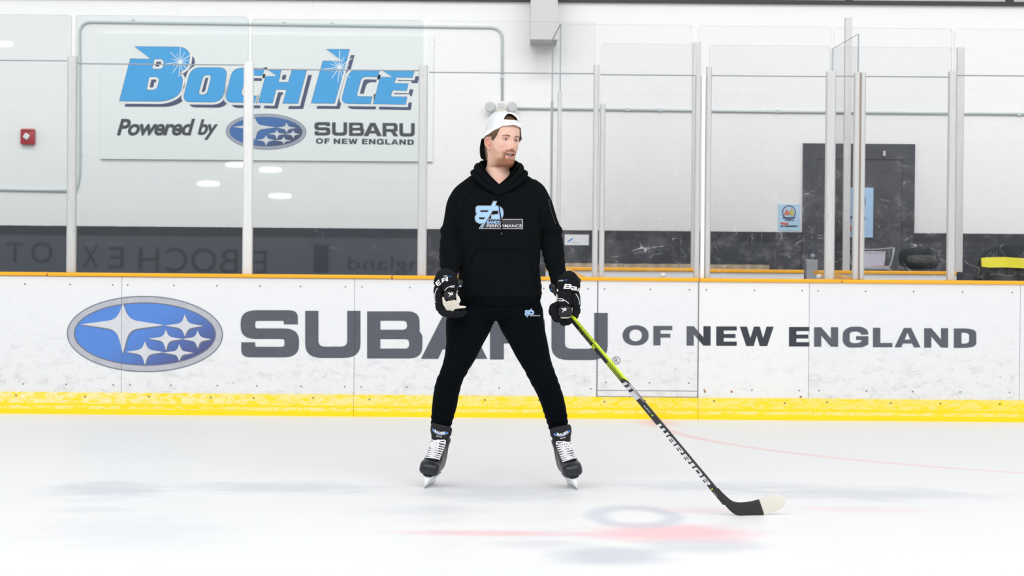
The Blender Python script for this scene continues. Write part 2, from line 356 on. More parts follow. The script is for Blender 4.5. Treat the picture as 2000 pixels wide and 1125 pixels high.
t = NT('glass_edge'); t.n.remove(t.b); tr = t.new('ShaderNodeBsdfTransparent'); tr.inputs[0].default_value = (.8, .84, .86, 1); df = t.new('ShaderNodeBsdfDiffuse'); df.inputs[0].default_value = (.25, .3, .33, 1)
mx = t.new('ShaderNodeMixShader'); mx.inputs[0].default_value = .55; t.l.new(tr.outputs[0], mx.inputs[1]); t.l.new(df.outputs[0], mx.inputs[2]); t.l.new(mx.outputs[0], t.out.inputs[0]); M_GE = t.m
# ------------------------------------------------------------------ ice
t = NT('ice'); g = t.new('ShaderNodeNewGeometry'); sp = t.new('ShaderNodeSeparateXYZ'); t.l.new(g.outputs['Position'], sp.inputs[0]); X, Yc = sp.outputs[0], sp.outputs[1]
n_s = t.noise(t.pos((.35, 1.2, 1)), 4, 6, .6, .3); n_w = t.noise(t.pos((1, 1.5, 1), (4, 4, 0)), 3.5, 4, .6)
col = t.mix(n_s, (.885, .888, .892), (.912, .912, .912))
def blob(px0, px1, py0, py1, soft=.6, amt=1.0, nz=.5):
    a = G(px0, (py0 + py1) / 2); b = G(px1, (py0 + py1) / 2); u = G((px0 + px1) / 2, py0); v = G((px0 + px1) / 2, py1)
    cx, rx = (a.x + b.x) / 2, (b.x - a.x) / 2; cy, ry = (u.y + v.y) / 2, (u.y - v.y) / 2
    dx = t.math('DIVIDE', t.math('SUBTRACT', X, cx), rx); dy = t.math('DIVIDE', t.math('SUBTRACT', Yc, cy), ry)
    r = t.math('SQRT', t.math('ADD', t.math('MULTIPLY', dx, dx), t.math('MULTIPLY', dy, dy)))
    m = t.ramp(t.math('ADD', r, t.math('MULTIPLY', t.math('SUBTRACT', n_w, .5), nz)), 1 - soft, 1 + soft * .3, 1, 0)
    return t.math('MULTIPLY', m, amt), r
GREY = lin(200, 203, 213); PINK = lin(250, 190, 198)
for a in [(60, 340, 938, 976, .8, .55, 1.6), (320, 780, 940, 966, .8, .5, 1.6), (1130, 1640, 938, 962, .8, .45, 1.4), (1380, 1990, 950, 980, .8, .5, 1.6), (90, 280, 988, 1004, .8, .3, 1.0), (1060, 1330, 1064, 1108, .6, .75, .7), (1230, 1500, 1046, 1084, .6, .5, .7), (950, 1150, 1048, 1078, .7, .25, .9), (800, 1150, 940, 984, .8, .5, 1.2), (0, 500, 1000, 1080, .8, .18, 1.6), (700, 1000, 985, 1010, .8, .25, 1.4)]:  # grey marks, plus soft shadow bands painted into the ice colour
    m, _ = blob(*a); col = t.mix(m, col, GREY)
for a in [(1120, 1500, 1020, 1062, .7, .75, .8), (740, 1200, 1035, 1049, .8, .6, .8), (1500, 1860, 988, 1002, .8, .25, .8), (1200, 1480, 990, 1004, .8, .3, .6), (1240, 1330, 816, 836, .9, .55, .6)]:
    m, _ = blob(*a); col = t.mix(m, col, PINK)
m, r = blob(1130, 1350, 984, 1036, .5, 1, .2); ring = t.math('MULTIPLY', t.ramp(t.math('ABSOLUTE', t.math('SUBTRACT', t.math('ADD', r, t.math('MULTIPLY', n_w, .2)), .78)), .02, .34, 1, 0), .6); col = t.mix(ring, col, lin(198, 203, 217))
# painted circle line through three ice points
p1, p2, p3 = G(1300, 838), G(1620, 893), G(2000, 924); ax, ay, bx, by, cx, cy = p1.x, p1.y, p2.x, p2.y, p3.x, p3.y
d_ = 2 * (ax * (by - cy) + bx * (cy - ay) + cx * (ay - by)); ux = ((ax * ax + ay * ay) * (by - cy) + (bx * bx + by * by) * (cy - ay) + (cx * cx + cy * cy) * (ay - by)) / d_
uy = ((ax * ax + ay * ay) * (cx - bx) + (bx * bx + by * by) * (ax - cx) + (cx * cx + cy * cy) * (bx - ax)) / d_; RR = math.hypot(ax - ux, ay - uy)
dd = t.math('SQRT', t.math('ADD', t.math('POWER', t.math('SUBTRACT', X, ux), 2.0), t.math('POWER', t.math('SUBTRACT', Yc, uy), 2.0)))
ln = t.math('MULTIPLY', t.ramp(t.math('ABSOLUTE', t.math('SUBTRACT', dd, RR)), .012, .06, 1, 0), t.ramp(X, 5.0, 1.5, .3, .7)); col = t.mix(ln, col, lin(250, 205, 205))
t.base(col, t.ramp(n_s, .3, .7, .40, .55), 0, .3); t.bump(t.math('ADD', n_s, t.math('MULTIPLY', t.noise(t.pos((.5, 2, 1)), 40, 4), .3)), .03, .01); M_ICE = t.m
mb = MB(); mb.box(-22, 22, -12.5, YB + .04, -.1, 0); props(mb.obj('floor', M_ICE), 'white skating rink ice with faint grey and pink markings and painted-in grey shadow bands', None, None, 'structure')
M_RUB = plain('rubber_floor', (.22, .22, .23), .8, bump=.3); mb = MB(); mb.box(-22, 22, YB + .22, YW, -.1, .02); props(mb.obj('floor', M_RUB), 'grey rubber walkway floor behind the boards', None, None, 'structure')
# ------------------------------------------------------------------ walls
ZT = zc(1500, 8, YW)
mb = MB(); mb.box(-12, 12, YW, YW + .2, 0, ZT); props(mb.obj('wall_back', M_WALL), 'white painted block wall with a dark lower band', None, None, 'structure')
M_BLK = plain('black_trim', (.02, .021, .025), .5); mb = MB(); mb.box(-12, 12, YW - .04, YW + .24, ZT, ZT + .035); props(mb.obj('trim_1', M_BLK), 'black sill along the top of the block wall', None, None, 'structure')
M_UP = plain('upper_room', (.62, .60, .57), .7, nz=.15, sc_=3); mb = MB(); mb.box(-12, 12, YW + 3, YW + 3.1, ZT, ZT + 2.2); props(mb.obj('wall_upper', M_UP), 'pale wall of the upstairs room', None, None, 'structure')
M_DKB = plain('dark_beam', (.035, .035, .04), .6); mb = MB(); mb.box(-12, P(1035, 0, YW).x, YW - .05, YW + .2, ZT + .02, ZT + 1.4); props(mb.obj('wall_upper', M_DKB), 'dark cladding above the sill left of the beam', None, None, 'structure')
for i, px in enumerate((1370, 1660, 1975)):
    x = P(px, 3, YW).x; mb = MB(); mb.box(x - .03, x + .03, YW + .02, YW + .1, ZT + .03, ZT + 1.4); props(mb.obj('window_%d' % (i + 1), M_BLK), 'black mullion of the upstairs viewing windows', None, None, 'structure')
# wall on the far side behind the camera, seen only as a reflection in the tinted glass
YO = -12.0; VS = FPX / (2 * YG - YO)
def R_(px, py):                        # point of the far wall reflected at a pixel
    p = P(px, py, 2 * YG - YO); return Vector((p.x, YO, p.z))
M_OPP = plain('grey_far_wall', (.30, .32, .34), .7, nz=.08, sc_=2); M_OPB = plain('grey_sign_band', (.54, .62, .74), .7); M_OPD = plain('brown_ledge', (.10, .085, .075), .7, nz=.4, sc_=2)
mb = MB(); mb.box(-24, 24, YO - .3, YO, -.1, 7.6); props(mb.obj('wall_front', M_OPP), 'grey wall on the opposite side of the rink', None, None, 'structure')
z1, z2, z3 = R_(400, 527).z, R_(400, 464).z, R_(400, 438).z
mb = MB(); mb.box(-16, 16, YO, YO + .06, z1 - 1.3, z2 + .02); bnd = mb.obj('sign_band', M_OPB); props(bnd, 'long grey sign band with dark serif lettering on the opposite wall', 'sign')
mb = MB(); mb.box(-16, 16, YO, YO + .05, z2 + .02, z3 + .3); props(mb.obj('wall_front', M_OPD), 'brown ledge strip over the opposite sign band', None, None, 'structure')
M_OPL = plain('dark_serif', (.05, .055, .07), .7)
def opp_text(body, pl, pr, pt, pb):    # real reading text, so the glass shows it reversed
    a = R_(pr, pt); b = R_(pl, pb)     # flip left and right
    V, F = text2d(body, 0, 0, 1, 1); V3 = [(b.x + (1 - v[0]) * (a.x - b.x), YO + .064, a.z + v[1] * (b.z - a.z)) for v in V]
    return mk('lettering', V3, F, M_OPL, bnd)
for ch, a_, b_, y0, y1 in (('T', 14, 48, 474, 512), ('O', 62, 104, 473, 514), ('X', 163, 194, 480, 522), ('E', 214, 243, 483, 524), ('H', 272, 312, 484, 529), ('C', 325, 367, 484, 531), ('O', 374, 424, 485, 532), ('B', 429, 466, 487, 534), ('E', 497, 521, 490, 534)): opp_text(ch, a_, b_, y0, y1)
opp_text('England', 680, 850, 502, 536)
M_OPN2 = plain('lamp_housing', (.6, .6, .6), .5)
M_OPN = plain('navy_panel', (.02, .05, .16), .6)
for i, (a, b, c, d) in enumerate([(614, 642, 478, 532), (608, 678, 440, 464), (708, 772, 440, 464), (800, 850, 440, 462)]):
    u = R_(a, c); v = R_(b, d); mb = MB(); mb.box(u.x, v.x, YO + .05, YO + .1, v.z, u.z)
    props(mb.obj('wall_panel', M_OPN), ['tall narrow navy panel on the opposite grey wall', 'navy banner above the far sign, nearest the narrow navy panel', 'navy banner above the far sign, middle one', 'navy banner above the far sign, farthest from the narrow panel'][i], 'panel', 'navy panels on the opposite wall')
# hanging duct / beam
t = NT('wall_lamp_glow'); t.b.inputs['Emission Color'].default_value = (1, 1, 1, 1); t.b.inputs['Emission Strength'].default_value = 6; M_GLOW = t.m
for px, py, lb in ((6, 87, 'highest wall lamp on the opposite wall, mirrored by the far left tinted glass'), (463, 322, 'wall lamp on the opposite wall mirrored just under the blue sign'), (408, 359, 'wall lamp on the opposite wall, lowest but one and farthest left of four'), (529, 332, 'wall lamp on the opposite wall mirrored right of the white post'), (548, 383, 'lowest wall lamp on the opposite wall')):
    p = R_(px, py); o = empty('wall_lamp', p, lb, 'lamp', None); mb = MB(); mb.box(p.x - .26, p.x + .26, YO, YO + .08, p.z - .07, p.z + .07, bev=.02); mb.obj('housing', M_OPN2, o)
    mk('diffuser', *superell((p.x, YO + .09, p.z), (.24, .03, .055), 20, 10, 2.6), M_GLOW, o, True)
M_BEAM = plain('grey_beam', lin(196, 196, 197), .6, nz=.02); a = P(1036, 78, YW - .45); b = P(1091, 78, YW - .45)
mb = MB(); mb.box(a.x, b.x - .01, YW - .45, YW, zc(1060, 77, YW - .45), ZT + 1.4); props(mb.obj('roof_beam', M_BEAM), 'pale grey beam end hanging from above at the top centre', 'beam')
# ------------------------------------------------------------------ boards
ZK = .165; ZCB = 1.0445; ZCT = 1.072; TH = .12
joints = [-1000, 237, 692, 1166, 1364.5, 1580, 1992, 3000]
desc = ['white rink board panel at the far left, under the left half of the emblem', 'white rink board panel with most of the oval emblem and the first large letter', 'white rink board panel behind the skater with large grey letters', 'white rink door panel with a bottom seam, right of the skater', 'cleanest white rink board panel with dark letters and rusty screws', 'white rink board panel with the last grey letters at right', 'white rink board beyond the last joint at the far right edge']
def xb(px, Y=YB): return P(px, 660, Y).x
def clip2(V, F, lo, hi):               # clip 3D mesh to lo < x < hi
    bm = bmesh.new(); vs = [bm.verts.new(v) for v in V]
    for f in F:
        try: bm.faces.new([vs[i] for i in f])
        except Exception: pass
    for co, no in ((lo, -1), (hi, 1)):
        bmesh.ops.bisect_plane(bm, geom=bm.verts[:] + bm.edges[:] + bm.faces[:], plane_co=(co, 0, 0), plane_no=(no, 0, 0), clear_outer=True)
    bm.verts.index_update(); V2 = [v.co.copy() for v in bm.verts]; F2 = [tuple(v.index for v in f.verts) for f in bm.faces]; bm.free(); return V2, F2
# prints on the boards, in photo pixels, mapped to the board plane
let = []
for ch, x0, x1 in (('S', 470, 584), ('U', 596, 704), ('B', 717, 825), ('A', 822, 952), ('R', 957, 1070), ('U', 1077, 1187)):
    y0 = 606 + (x0 - 470) * .0085; let.append(glyph(ch, x0, y0, x1, y0 + 92))
for ch, x0, x1 in (('O', 1216, 1267), ('F', 1276, 1313), ('N', 1341, 1388), ('E', 1399, 1439), ('W', 1445, 1511), ('E', 1541, 1581), ('N', 1590, 1637), ('G', 1646, 1696), ('L', 1705, 1743), ('A', 1747, 1798), ('N', 1805, 1852), ('D', 1863, 1907)):
    y0 = 636 + (x0 - 1216) * .0085; let.append(glyph(ch, x0, y0, x1, y0 + 38))
let.append(fill([ell(1203.5, 704, 8, 8, 32), ell(1203.5, 704, 6.8, 6.8, 32)])); let.append(text2d('R', 1200, 699.5, 1207.5, 709))
def emblem(cx, cy, sx, sy, rot=0.0):   # oval with six four-pointed stars; unit = the board emblem's pixels
    T = lambda V: [(cx + v[0] * sx, cy + v[1] * sy + v[0] * sx * rot) for v in V]
    ring = fill([ell(0, 0, 151, 73, 96), ell(0, 0, 138, 61, 96)]); edge = merge2(fill([ell(0, 0, 152.5, 74.5, 96), ell(0, 0, 150.5, 72.5, 96)]), fill([ell(0, 0, 139, 62, 96), ell(0, 0, 136.5, 60, 96)]))
    blue = fill([ell(0, 0, 138, 61, 96)])
    S = [(-43, -18, 83, 81, 41, 56), (78, -17, 39, 36, 22, 21), (41, 9, 34, 33, 18, 23), (103, 9, 31, 27, 17, 18), (0, 35, 37, 36, 21, 25), (67, 36, 33, 29, 17, 16)]
    st = merge2(*[fill(star4(*s)) for s in S]); sh = merge2(*[fill(star4(s[0] + 1.5, s[1] + 2, s[2], s[3], s[4] + 1, s[5] + 2)) for s in S])
    return [(T(blue[0]), blue[1], 'b'), (T(ring[0]), ring[1], 'r'), (T(edge[0]), edge[1], 'e'), (T(sh[0]), sh[1], 'e'), (T(st[0]), st[1], 's')]
EMB = emblem(283, 652.5, 1, 1, .0085)
M_RIM = plain('dark_silver_print', lin(110, 114, 130), .4)
ym = YB
for i in range(7):
    xa, xz = xb(joints[i]) + .0015, xb(joints[i + 1]) - .0015
    fr = empty('rink_board', ((xa + xz) / 2, YB + TH / 2, ZK), desc[i], 'rink board')
    mt = M_BOARDN if i == 4 else M_BOARD
    mb = MB()
    if i == 3: mb.box(xa, xz, YB, YB + TH, ZK + .052, ZCB); mb.box(xa, xz, YB + .002, YB + TH, ZK, ZK + .046)
    else: mb.box(xa, xz, YB, YB + TH, ZK, ZCB)
    mb.obj('panel', mt, fr)
    if i == 3:
        mb = MB(); mb.box(xa + .002, xz - .002, YB + .001, YB + .02, ZK + .046, ZK + .052); mb.obj('bottom_seam', M_SEAM, fr); mb = MB(); mb.box(xa, xz, YB - .002, YB + .02, ZK + .001, ZK + .005); mb.obj('bottom_seam', M_SEAM, fr)
        mb = MB(); mb.box(xa, xa + .006, YB - .002, YB + .02, ZK, ZCB); mb.obj('edge_trim', M_SEAM, fr); mb = MB(); mb.box(xz - .006, xz, YB - .002, YB + .02, ZK, ZCB); mb.obj('edge_trim', M_SEAM, fr)
    for LV, LF in let:
        V3, F3 = clip2([P(v[0], v[1], YB - .0022) for v in LV], LF, xa, xz)
        if F3: mk('letter', V3, F3, M_LETN if i == 4 else M_LET, fr)
    if i < 2:
        mbs = {'b': MB(), 'r': MB(), 's': MB()}
        for k, (V, F, c) in enumerate(EMB):
            V3, F3 = clip2([P(v[0], v[1], YB - .0012 - .0006 * k) for v in V], F, xa, xz)
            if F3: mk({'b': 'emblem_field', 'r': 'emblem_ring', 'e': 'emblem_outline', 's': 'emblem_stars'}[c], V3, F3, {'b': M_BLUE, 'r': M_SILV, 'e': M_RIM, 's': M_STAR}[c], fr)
    # screws
    rnd = random.Random(i * 11 + 3); k = max(1, int((xz - xa) / .34))
    for j in range(k + 1):
        for z in ((ZCB - .06), ZK + .06 + (.05 if i == 3 else 0)):
            x = xa + .06 + (xz - xa - .12) * j / max(1, k) + rnd.uniform(-.02, .02)
            ring = [Vector((x + .006 * math.cos(q * math.pi / 4), YB - .002, z + rnd.uniform(-.0, .0) + .006 * math.sin(q * math.pi / 4))) for q in range(8)]
            ring2 = [v + Vector((0, .004, 0)) for v in ring]; mk('screw', *loft([ring2, ring]), M_SCREW, fr)
    if i == 4:
        for px, py in ((1377, 765), (1429, 765), (1564, 775)):
            p = P(px, py, YB); mb = MB(); ring = [Vector((p.x + .0085 * math.cos(q * math.pi / 5), YB - .003, p.z + .0085 * math.sin(q * math.pi / 5))) for q in range(10)]
            mb.add(*loft([[v + Vector((0, .005, 0)) for v in ring], ring])); mb.obj('rusty_screw', M_RUST, fr)
# kick plates and cap rails
for i, (a, b, lb) in enumerate([(-1000, 692, 'scuffed pale yellow kick plate along the ice, left of the skater'), (692, 1364.5, 'yellow kick plate along the ice behind the skater and stick'), (1364.5, 3000, 'bright yellow kick plate along the ice at right')]):
    mb = MB(); xa, xz = xb(a), xb(b) - .002; n = 2
    prof = [(YB - .022, 0), (YB - .022, .07), (YB - .016, .074), (YB - .016, ZK - .004), (YB - .012, ZK), (YB + TH, ZK), (YB + TH, 0)]
    mb.add(*loft([[Vector((xa, y, z)) for y, z in prof], [Vector((xz, y, z)) for y, z in prof]])); o = empty('kick_plate', ((xa + xz) / 2, YB, 0), lb, 'kick plate'); mb.obj('strip', M_KICK, o)
    rnd = random.Random(i); x = xa + .12
    while x < xz - .05:
        z = ZK - .03 + rnd.uniform(-.006, .006); ring = [Vector((x + .007 * math.cos(q * math.pi / 4), YB - .0185, z + .007 * math.sin(q * math.pi / 4))) for q in range(8)]
        mk('screw', *loft([[v + Vector((0, .005, 0)) for v in ring], ring]), M_SCREW, o); x += rnd.uniform(.3, .55)
for a, b, lb, dz in [(-1000, 92, 'orange cap rail on the boards at the far left', .002), (92, 765, 'orange cap rail running under the tinted glass', .001), (765, 1364.5, 'orange cap rail on the boards behind the skater', 0), (1364.5, 1643, 'orange cap rail on the boards between the white post and the gate posts', -.001), (1643, 3000, 'orange cap rail on the boards at the far right', -.002)]:
    V, F = rbox(xb(b) - xb(a) - .004, TH + .05, .028, .01); c = Vector(((xb(a) + xb(b)) / 2, YB + TH / 2, ZCT - .014 + dz + .003)); props(mk('cap_rail', [v + c for v in V], F, M_CAP), lb, 'cap rail')
# ------------------------------------------------------------------ posts
def post(name, xl, xr, top, Y, mat, label, ztop=None, kind='post', z0=None, lean=0.0, strips=None, depth=.06):
    a = P(xl, 345, Y); b = P(xr, 345, Y); zt = zc((xl + xr) / 2, top, Y); zb = ZCT + .001 if z0 is None else z0
    o = empty(name, ((a.x + b.x) / 2, Y, zb), label, 'post')
    n = strips or [(0, 1, mat)]
    for k, (u, v, m_) in enumerate(n):
        x0 = a.x + (b.x - a.x) * u; x1 = a.x + (b.x - a.x) * v; mb = MB(); mb.box(x0, x1, Y - .05 + (.008 if k == 1 else 0), Y - .009, zb, zt, bev=.004)
        if lean: mb.V = [Vector((v_.x + lean * (v_.z - 2.0), v_.y, v_.z)) for v_ in mb.V]
        mb.obj(['face', 'channel', 'side_face'][k] if strips else 'upright', m_, o)
    if Y == YG:
        for u0, u1 in ((a.x + .003, a.x + .008), (b.x - .007, b.x - .003)):
            mb = MB(); mb.box(u0, u1, Y - .052, Y - .048, zb, zt - .01); mb.obj('gasket', M_POST if mat is M_POSTW else M_GSK, o)
    return o
post('glass_post', 133, 151, 110, YG, M_POST, 'leftmost grey glass post, between the two leftmost tinted panes')
post('glass_post', 476, 495, 122, YG, M_POSTW, 'white glass post standing in front of the blue wall sign')
post('glass_post', 817, 834.5, 128, YG, M_POST, 'grey glass post at the right edge of the blue wall sign')
post('glass_post', 1157.5, 1168.5, 127, YG, M_POST, 'taller of the two slim posts just right of the skater')
post('glass_post', 1170.5, 1181, 203, YG, M_POST, 'shorter of the two slim posts just right of the skater')
post('glass_post', 1355.5, 1366.5, 147, YG, M_POST, 'grey glass post touching the left side of the bright white strip')
post('white_post', 1368, 1376, 147, YG + .01, M_WHITE, 'bright white narrow strip post between two grey posts')
post('glass_post', 1376.8, 1387.5, 131, YG, M_POST, 'grey glass post touching the right side of the bright white strip')
post('glass_post', 1610.5, 1629.5, 140, YG, M_POST, 'wide grey glass post left of the three-strip gate post')
post('gate_post', 1665, 1687.5, 142, YG, M_POST, 'three-strip gate post with a brown channel, in front of the dark door', strips=[(0, .46, M_POST), (.46, .62, M_BROWN), (.62, 1, M_POST)])
post('glass_post', 1849, 1864.5, 140, YG, M_POST, 'front grey glass post right of the dark door')
for xl, xr, top, lb in ((1074, 1079.5, 198, 'thin rear post seen left of the skater\'s shoulder glass edge'), (1350, 1366, 83, 'tall rear post behind the bright white strip'), (1646, 1659.5, 35, 'tallest rear post, behind the side glass by the door'), (1865, 1879.5, 93, 'rear post just right of the far right front post')):
    post('glass_post', xl, xr, top, YR + .04, M_POST, lb, z0=1.135)
post('glass_post', 1087.5, 1096, 178, YG + .13, M_POST, 'slim post carrying the side glass right of the skater\'s head', z0=.02)
# ------------------------------------------------------------------ glass panes
def pane_mesh(x0, x1, z0, z1, Y, th, r=.0):
    pts = rc([(x0, z0), (x1, z0), (x1, z1, r), (x0, z1, r)], 5); fr = [Vector((x, Y, z)) for x, z in pts]; bk = [Vector((x, Y + th, z)) for x, z in pts]; n = len(pts)
    V = fr + bk; F = [tuple(range(n)), tuple(range(2 * n - 1, n - 1, -1))]; M_ = [0, 0]
    for k in range(n): F.append((k, n + k, n + (k + 1) % n, (k + 1) % n)); M_.append(1)
    return V, F, M_
def pane(pl, pr, seam, top, Y, mat, label, r=.03, z0=None):
    xa, xz = P(pl, 300, Y).x, P(pr, 300, Y).x; xm = (pl + pr) / 2; zb = z0 or ZCT + .001
    o = empty('rink_glass', ((xa + xz) / 2, Y, zb), label, 'rink glass')
    zs = zc(xm, seam, Y) if seam else None; zt = zc(xm, top, Y)
    if seam:
        V, F, m_ = pane_mesh(xa, xz, zb, zs - .002, Y, .012); mk('lower_pane', V, F, [mat, M_GE], o, fm=m_)
        V, F, m_ = pane_mesh(xa, xz, zs + .006, zt, Y, .012, r); mk('upper_pane', V, F, [mat, M_GE], o, fm=m_)
        mb = MB(); mb.box(xa, xz, Y - .001, Y + .013, zs - .002, zs + .006); mb.obj('joint_strip', M_JOINT, o)
    else:
        V, F, m_ = pane_mesh(xa, xz, zb, zt, Y, .012, r); mk('pane', V, F, [mat, M_GE], o, fm=m_)
M_JOINT = plain('joint_strip', (.28, .30, .33), .4)
YP = YG - .006
pane(-420, 138, 117, 27, YP, M_GT, 'tinted glass panel at the far left with the red alarm behind it', z0=ZCT + .005)
pane(146.5, 483.5, 126, 31, YP, M_GT, 'tinted glass panel in front of the left half of the blue wall sign')
pane(490, 825, 137, 38, YP, M_GT, 'tinted glass panel in front of the right half of the blue wall sign')
pane(837, 1161, 143, 42, YP, M_GC, 'clear glass panel directly behind the skater\'s head')
pane(1171.5, 1359, 147, 86, YP, M_GC, 'clear scratched glass panel between the slim posts and the white strip')
pane(1384, 1619, 149, 89, YP, M_GC, 'clear scratched glass panel in front of the small blue poster')
pane(1625, 1857, 150, 92, YP, M_GC, 'clear scratched glass panel in front of the dark door')
pane(1862, 2420, 150, 58, YP, M_GC, 'clear scratched glass panel at the far right by the yellow pad')
pane(1096, 1349, None, 48, YR + .05, M_GS, 'rear clear pane of the box left of the white strip', z0=1.155)
pane(1362, 1621, None, 51, YR + .05, M_GS, 'rear clear pane of the box behind the blue poster glass', z0=1.14)
pane(1626, 1857, None, 55, YR + .05, M_GS, 'rear clear pane of the box in front of the dark door', z0=1.14)
def side_pane(pf, pr_, top, label):
    a = P(pf, 300, YG + .14); b = P(pr_, 300, YR - .06); zt = zc(pf, top, YG + .14); th = Vector((.012, 0, 0)); o = empty('side_glass', ((a.x + b.x) / 2, (a.y + b.y) / 2, 1.075), label, 'rink glass')
    q = [Vector((a.x, a.y, 1.085)), Vector((b.x, b.y, 1.142)), Vector((b.x, b.y, zt)), Vector((a.x, a.y, zt))]; V = q + [v + th for v in q]
    F = [(0, 1, 2, 3), (7, 6, 5, 4), (0, 4, 5, 1), (1, 5, 6, 2), (2, 6, 7, 3), (3, 7, 4, 0)]; mk('pane', V, F, [M_GS, M_GE], o, fm=[0, 0, 1, 1, 1, 1])
side_pane(1091.5, 1076, 46, 'side glass standing edge-on just right of the skater\'s head'); side_pane(1673, 1622, 66, 'side glass standing edge-on in front of the dark door')
# rear boards of the box
M_RB = plain('rear_board_white', (.78, .80, .84), .4, nz=.03)
for a, b, lb in ((1066, 1360, 'low rear board of the box, left of the white strip'), (1360, 1570, 'low rear board of the box under the small blue poster'), (1598, 1868, 'low rear board of the box in front of the dark door')):
    xa, xz = P(a, 528, YR).x, P(b, 528, YR).x; o = empty('box_board', ((xa + xz) / 2, YR, 0), lb, 'rink board'); z_ = zc((a + b) / 2, (524.5 + (a - 1066) * .012), YR)
    mb = MB(); mb.box(xa, xz, YR, YR + .1, .02, z_ - .02); mb.obj('panel', M_RB, o)
    mb = MB(); mb.box(xa, xz, YR - .02, YR + .12, z_ - .02, z_ + .008, bev=.006); mb.obj('cap', M_CAP, o)
for pf, pr_, lb in ((1131, 1100, 'sloping side board of the box by the skater\'s glove'), (1668, 1600, 'sloping side board of the box beside the gate post')):
    a = P(pf, 543, YB + TH + .05); b = P(pr_, 529, YR - .05); o = empty('side_board', ((a.x + b.x) / 2, 15.9, 0), lb, 'rink board'); q = []
    for z0_, z1_, wd, nm, m_ in ((.02, None, .02, 'panel', M_RB), (None, 1, .05, 'cap', M_CAP)):
        mb = MB(); A, B = Vector(a), Vector(b); A.z = 1.06; B.z = 1.115
        rings = []
        for p_ in (A, B):
            zt = p_.z; zb = .02 if nm == 'panel' else p_.z - .004
            if nm == 'cap': zt = p_.z + .02
            rings.append([Vector((p_.x - wd, p_.y, zb)), Vector((p_.x + wd, p_.y, zb)), Vector((p_.x + wd, p_.y, zt)), Vector((p_.x - wd, p_.y, zt))])
        mb.add(*loft(rings)); mb.obj(nm, m_, o)
# wooden bench with upright slats
M_WOOD = plain('tan_wood', lin(196, 176, 150), .6, nz=.14, sc_=6); M_WOOD2 = plain('tan_wood_dark', lin(182, 160, 132), .6, nz=.14, sc_=6)
xa, xz = P(1099, 520, 17.3).x, P(1503, 520, 17.3).x; o = empty('slatted_bench', ((xa + xz) / 2, 17.3, .02), 'long tan wooden slatted bench back behind the box boards', 'bench'); zt = zc(1300, 515.5, 17.3); nb = 34
for j in range(nb):
    x = xa + (xz - xa) * j / nb; mb = MB(); mb.box(x, x + (xz - xa) / nb - .0012, 17.3, 17.325, .5, zt + random.uniform(-.002, .002)); mb.obj('slat', (M_WOOD, M_WOOD2)[j % 2], o)
mb = MB(); mb.box(xa, xz, 17.325, 17.36, zt - .12, zt - .04); mb.obj('rail', M_WOOD, o); mb = MB(); mb.box(xa, xz, 16.95, 17.3, .46, .5); mb.obj('seat', M_WOOD, o)
for x in (xa + .1, (xa + xz) / 2, xz - .1): mb = MB(); mb.box(x - .03, x + .03, 17.0, 17.3, .02, .46); mb.obj('leg', M_WOOD2, o)
# ------------------------------------------------------------------ door and things on the wall
M_DOOR = plain('charcoal_door', lin(74, 73, 78), .5, nz=.05, sc_=5); M_FRAME = plain('dark_door_frame', lin(66, 68, 76), .5, nz=.04)
d0, d1 = P(1567, 400, YW), P(1785, 400, YW); zt = zc(1676, 281, YW)
o = empty('door_1', ((d0.x + d1.x) / 2, YW, 0)); props(o, 'charcoal metal door in a dark frame with a pale blue poster on it', None, None, 'structure')
q = [(d0.x, 0, .02), (d0.x, 0, zt), (d1.x, 0, zt), (d1.x, 0, .02), (d1.x - .11, 0, .02), (d1.x - .11, 0, zt - .14), (d0.x + .13, 0, zt - .14), (d0.x + .13, 0, .02)]
V = [Vector((x, YW - .03, z)) for x, y, z in q] + [Vector((x, YW, z)) for x, y, z in q]; F = []
for u in ((0, 1, 6, 7), (1, 2, 5, 6), (2, 3, 4, 5)): F += [u, tuple(i + 8 for i in u[::-1])]
F += [(k, 8 + k, 8 + (k + 1) % 8, (k + 1) % 8) for k in range(8)]; mk('door_frame', V, F, M_FRAME, o)
mb = MB(); mb.box(d0.x + .13, d1.x - .11, YW - .02, YW - .0, .02, zt - .14); mb.obj('door_leaf', M_DOOR, o)
p = P(1727, 300, YW - .05); mb = MB(); mb.box(p.x - .012, p.x + .012, YW - .06, YW - .03, p.z - .025, p.z + .025, bev=.005); mb.obj('door_closer', plain('pale_fitting', (.55, .55, .56), .4), o)
def card(name, x0, y0, x1, y1, Y, mat, label, cat, rim=None, th=.004):
    a = P(x0, y0, Y); b = P(x1, y1, Y); o = empty(name, ((a.x + b.x) / 2, Y, b.z), label, cat); mb = MB(); mb.box(a.x, b.x, Y, Y + th, b.z, a.z); mb.obj('sheet', mat, o); return o
def pr(parent, name, V, F, mat, Y, smooth=False): return mk(name, [P(v[0], v[1], Y) for v in V], F, mat, parent)
M_PB = plain('pale_blue_paper', lin(176, 212, 236), .5, nz=.06, sc_=5); M_PB2 = plain('light_blue_paper', lin(168, 204, 238), .5, nz=.05, sc_=4)
def cm(name, c): return plain(name, lin(*c), .5, nz=.03)
M_NAVY = cm('navy_ink', (60, 70, 120)); M_ORG = cm('orange_ink', (205, 110, 75)); M_RED = cm('red_ink', (205, 80, 70)); M_YEL = cm('yellow_ink', (190, 185, 90)); M_PW = cm('paper_white', (236, 237, 238)); M_BK = cm('black_ink', (45, 45, 60))
o = card('poster', 1520, 399, 1562, 451, YW - .006, M_PB, 'small pale blue poster with a round badge beside the dark door', 'poster')
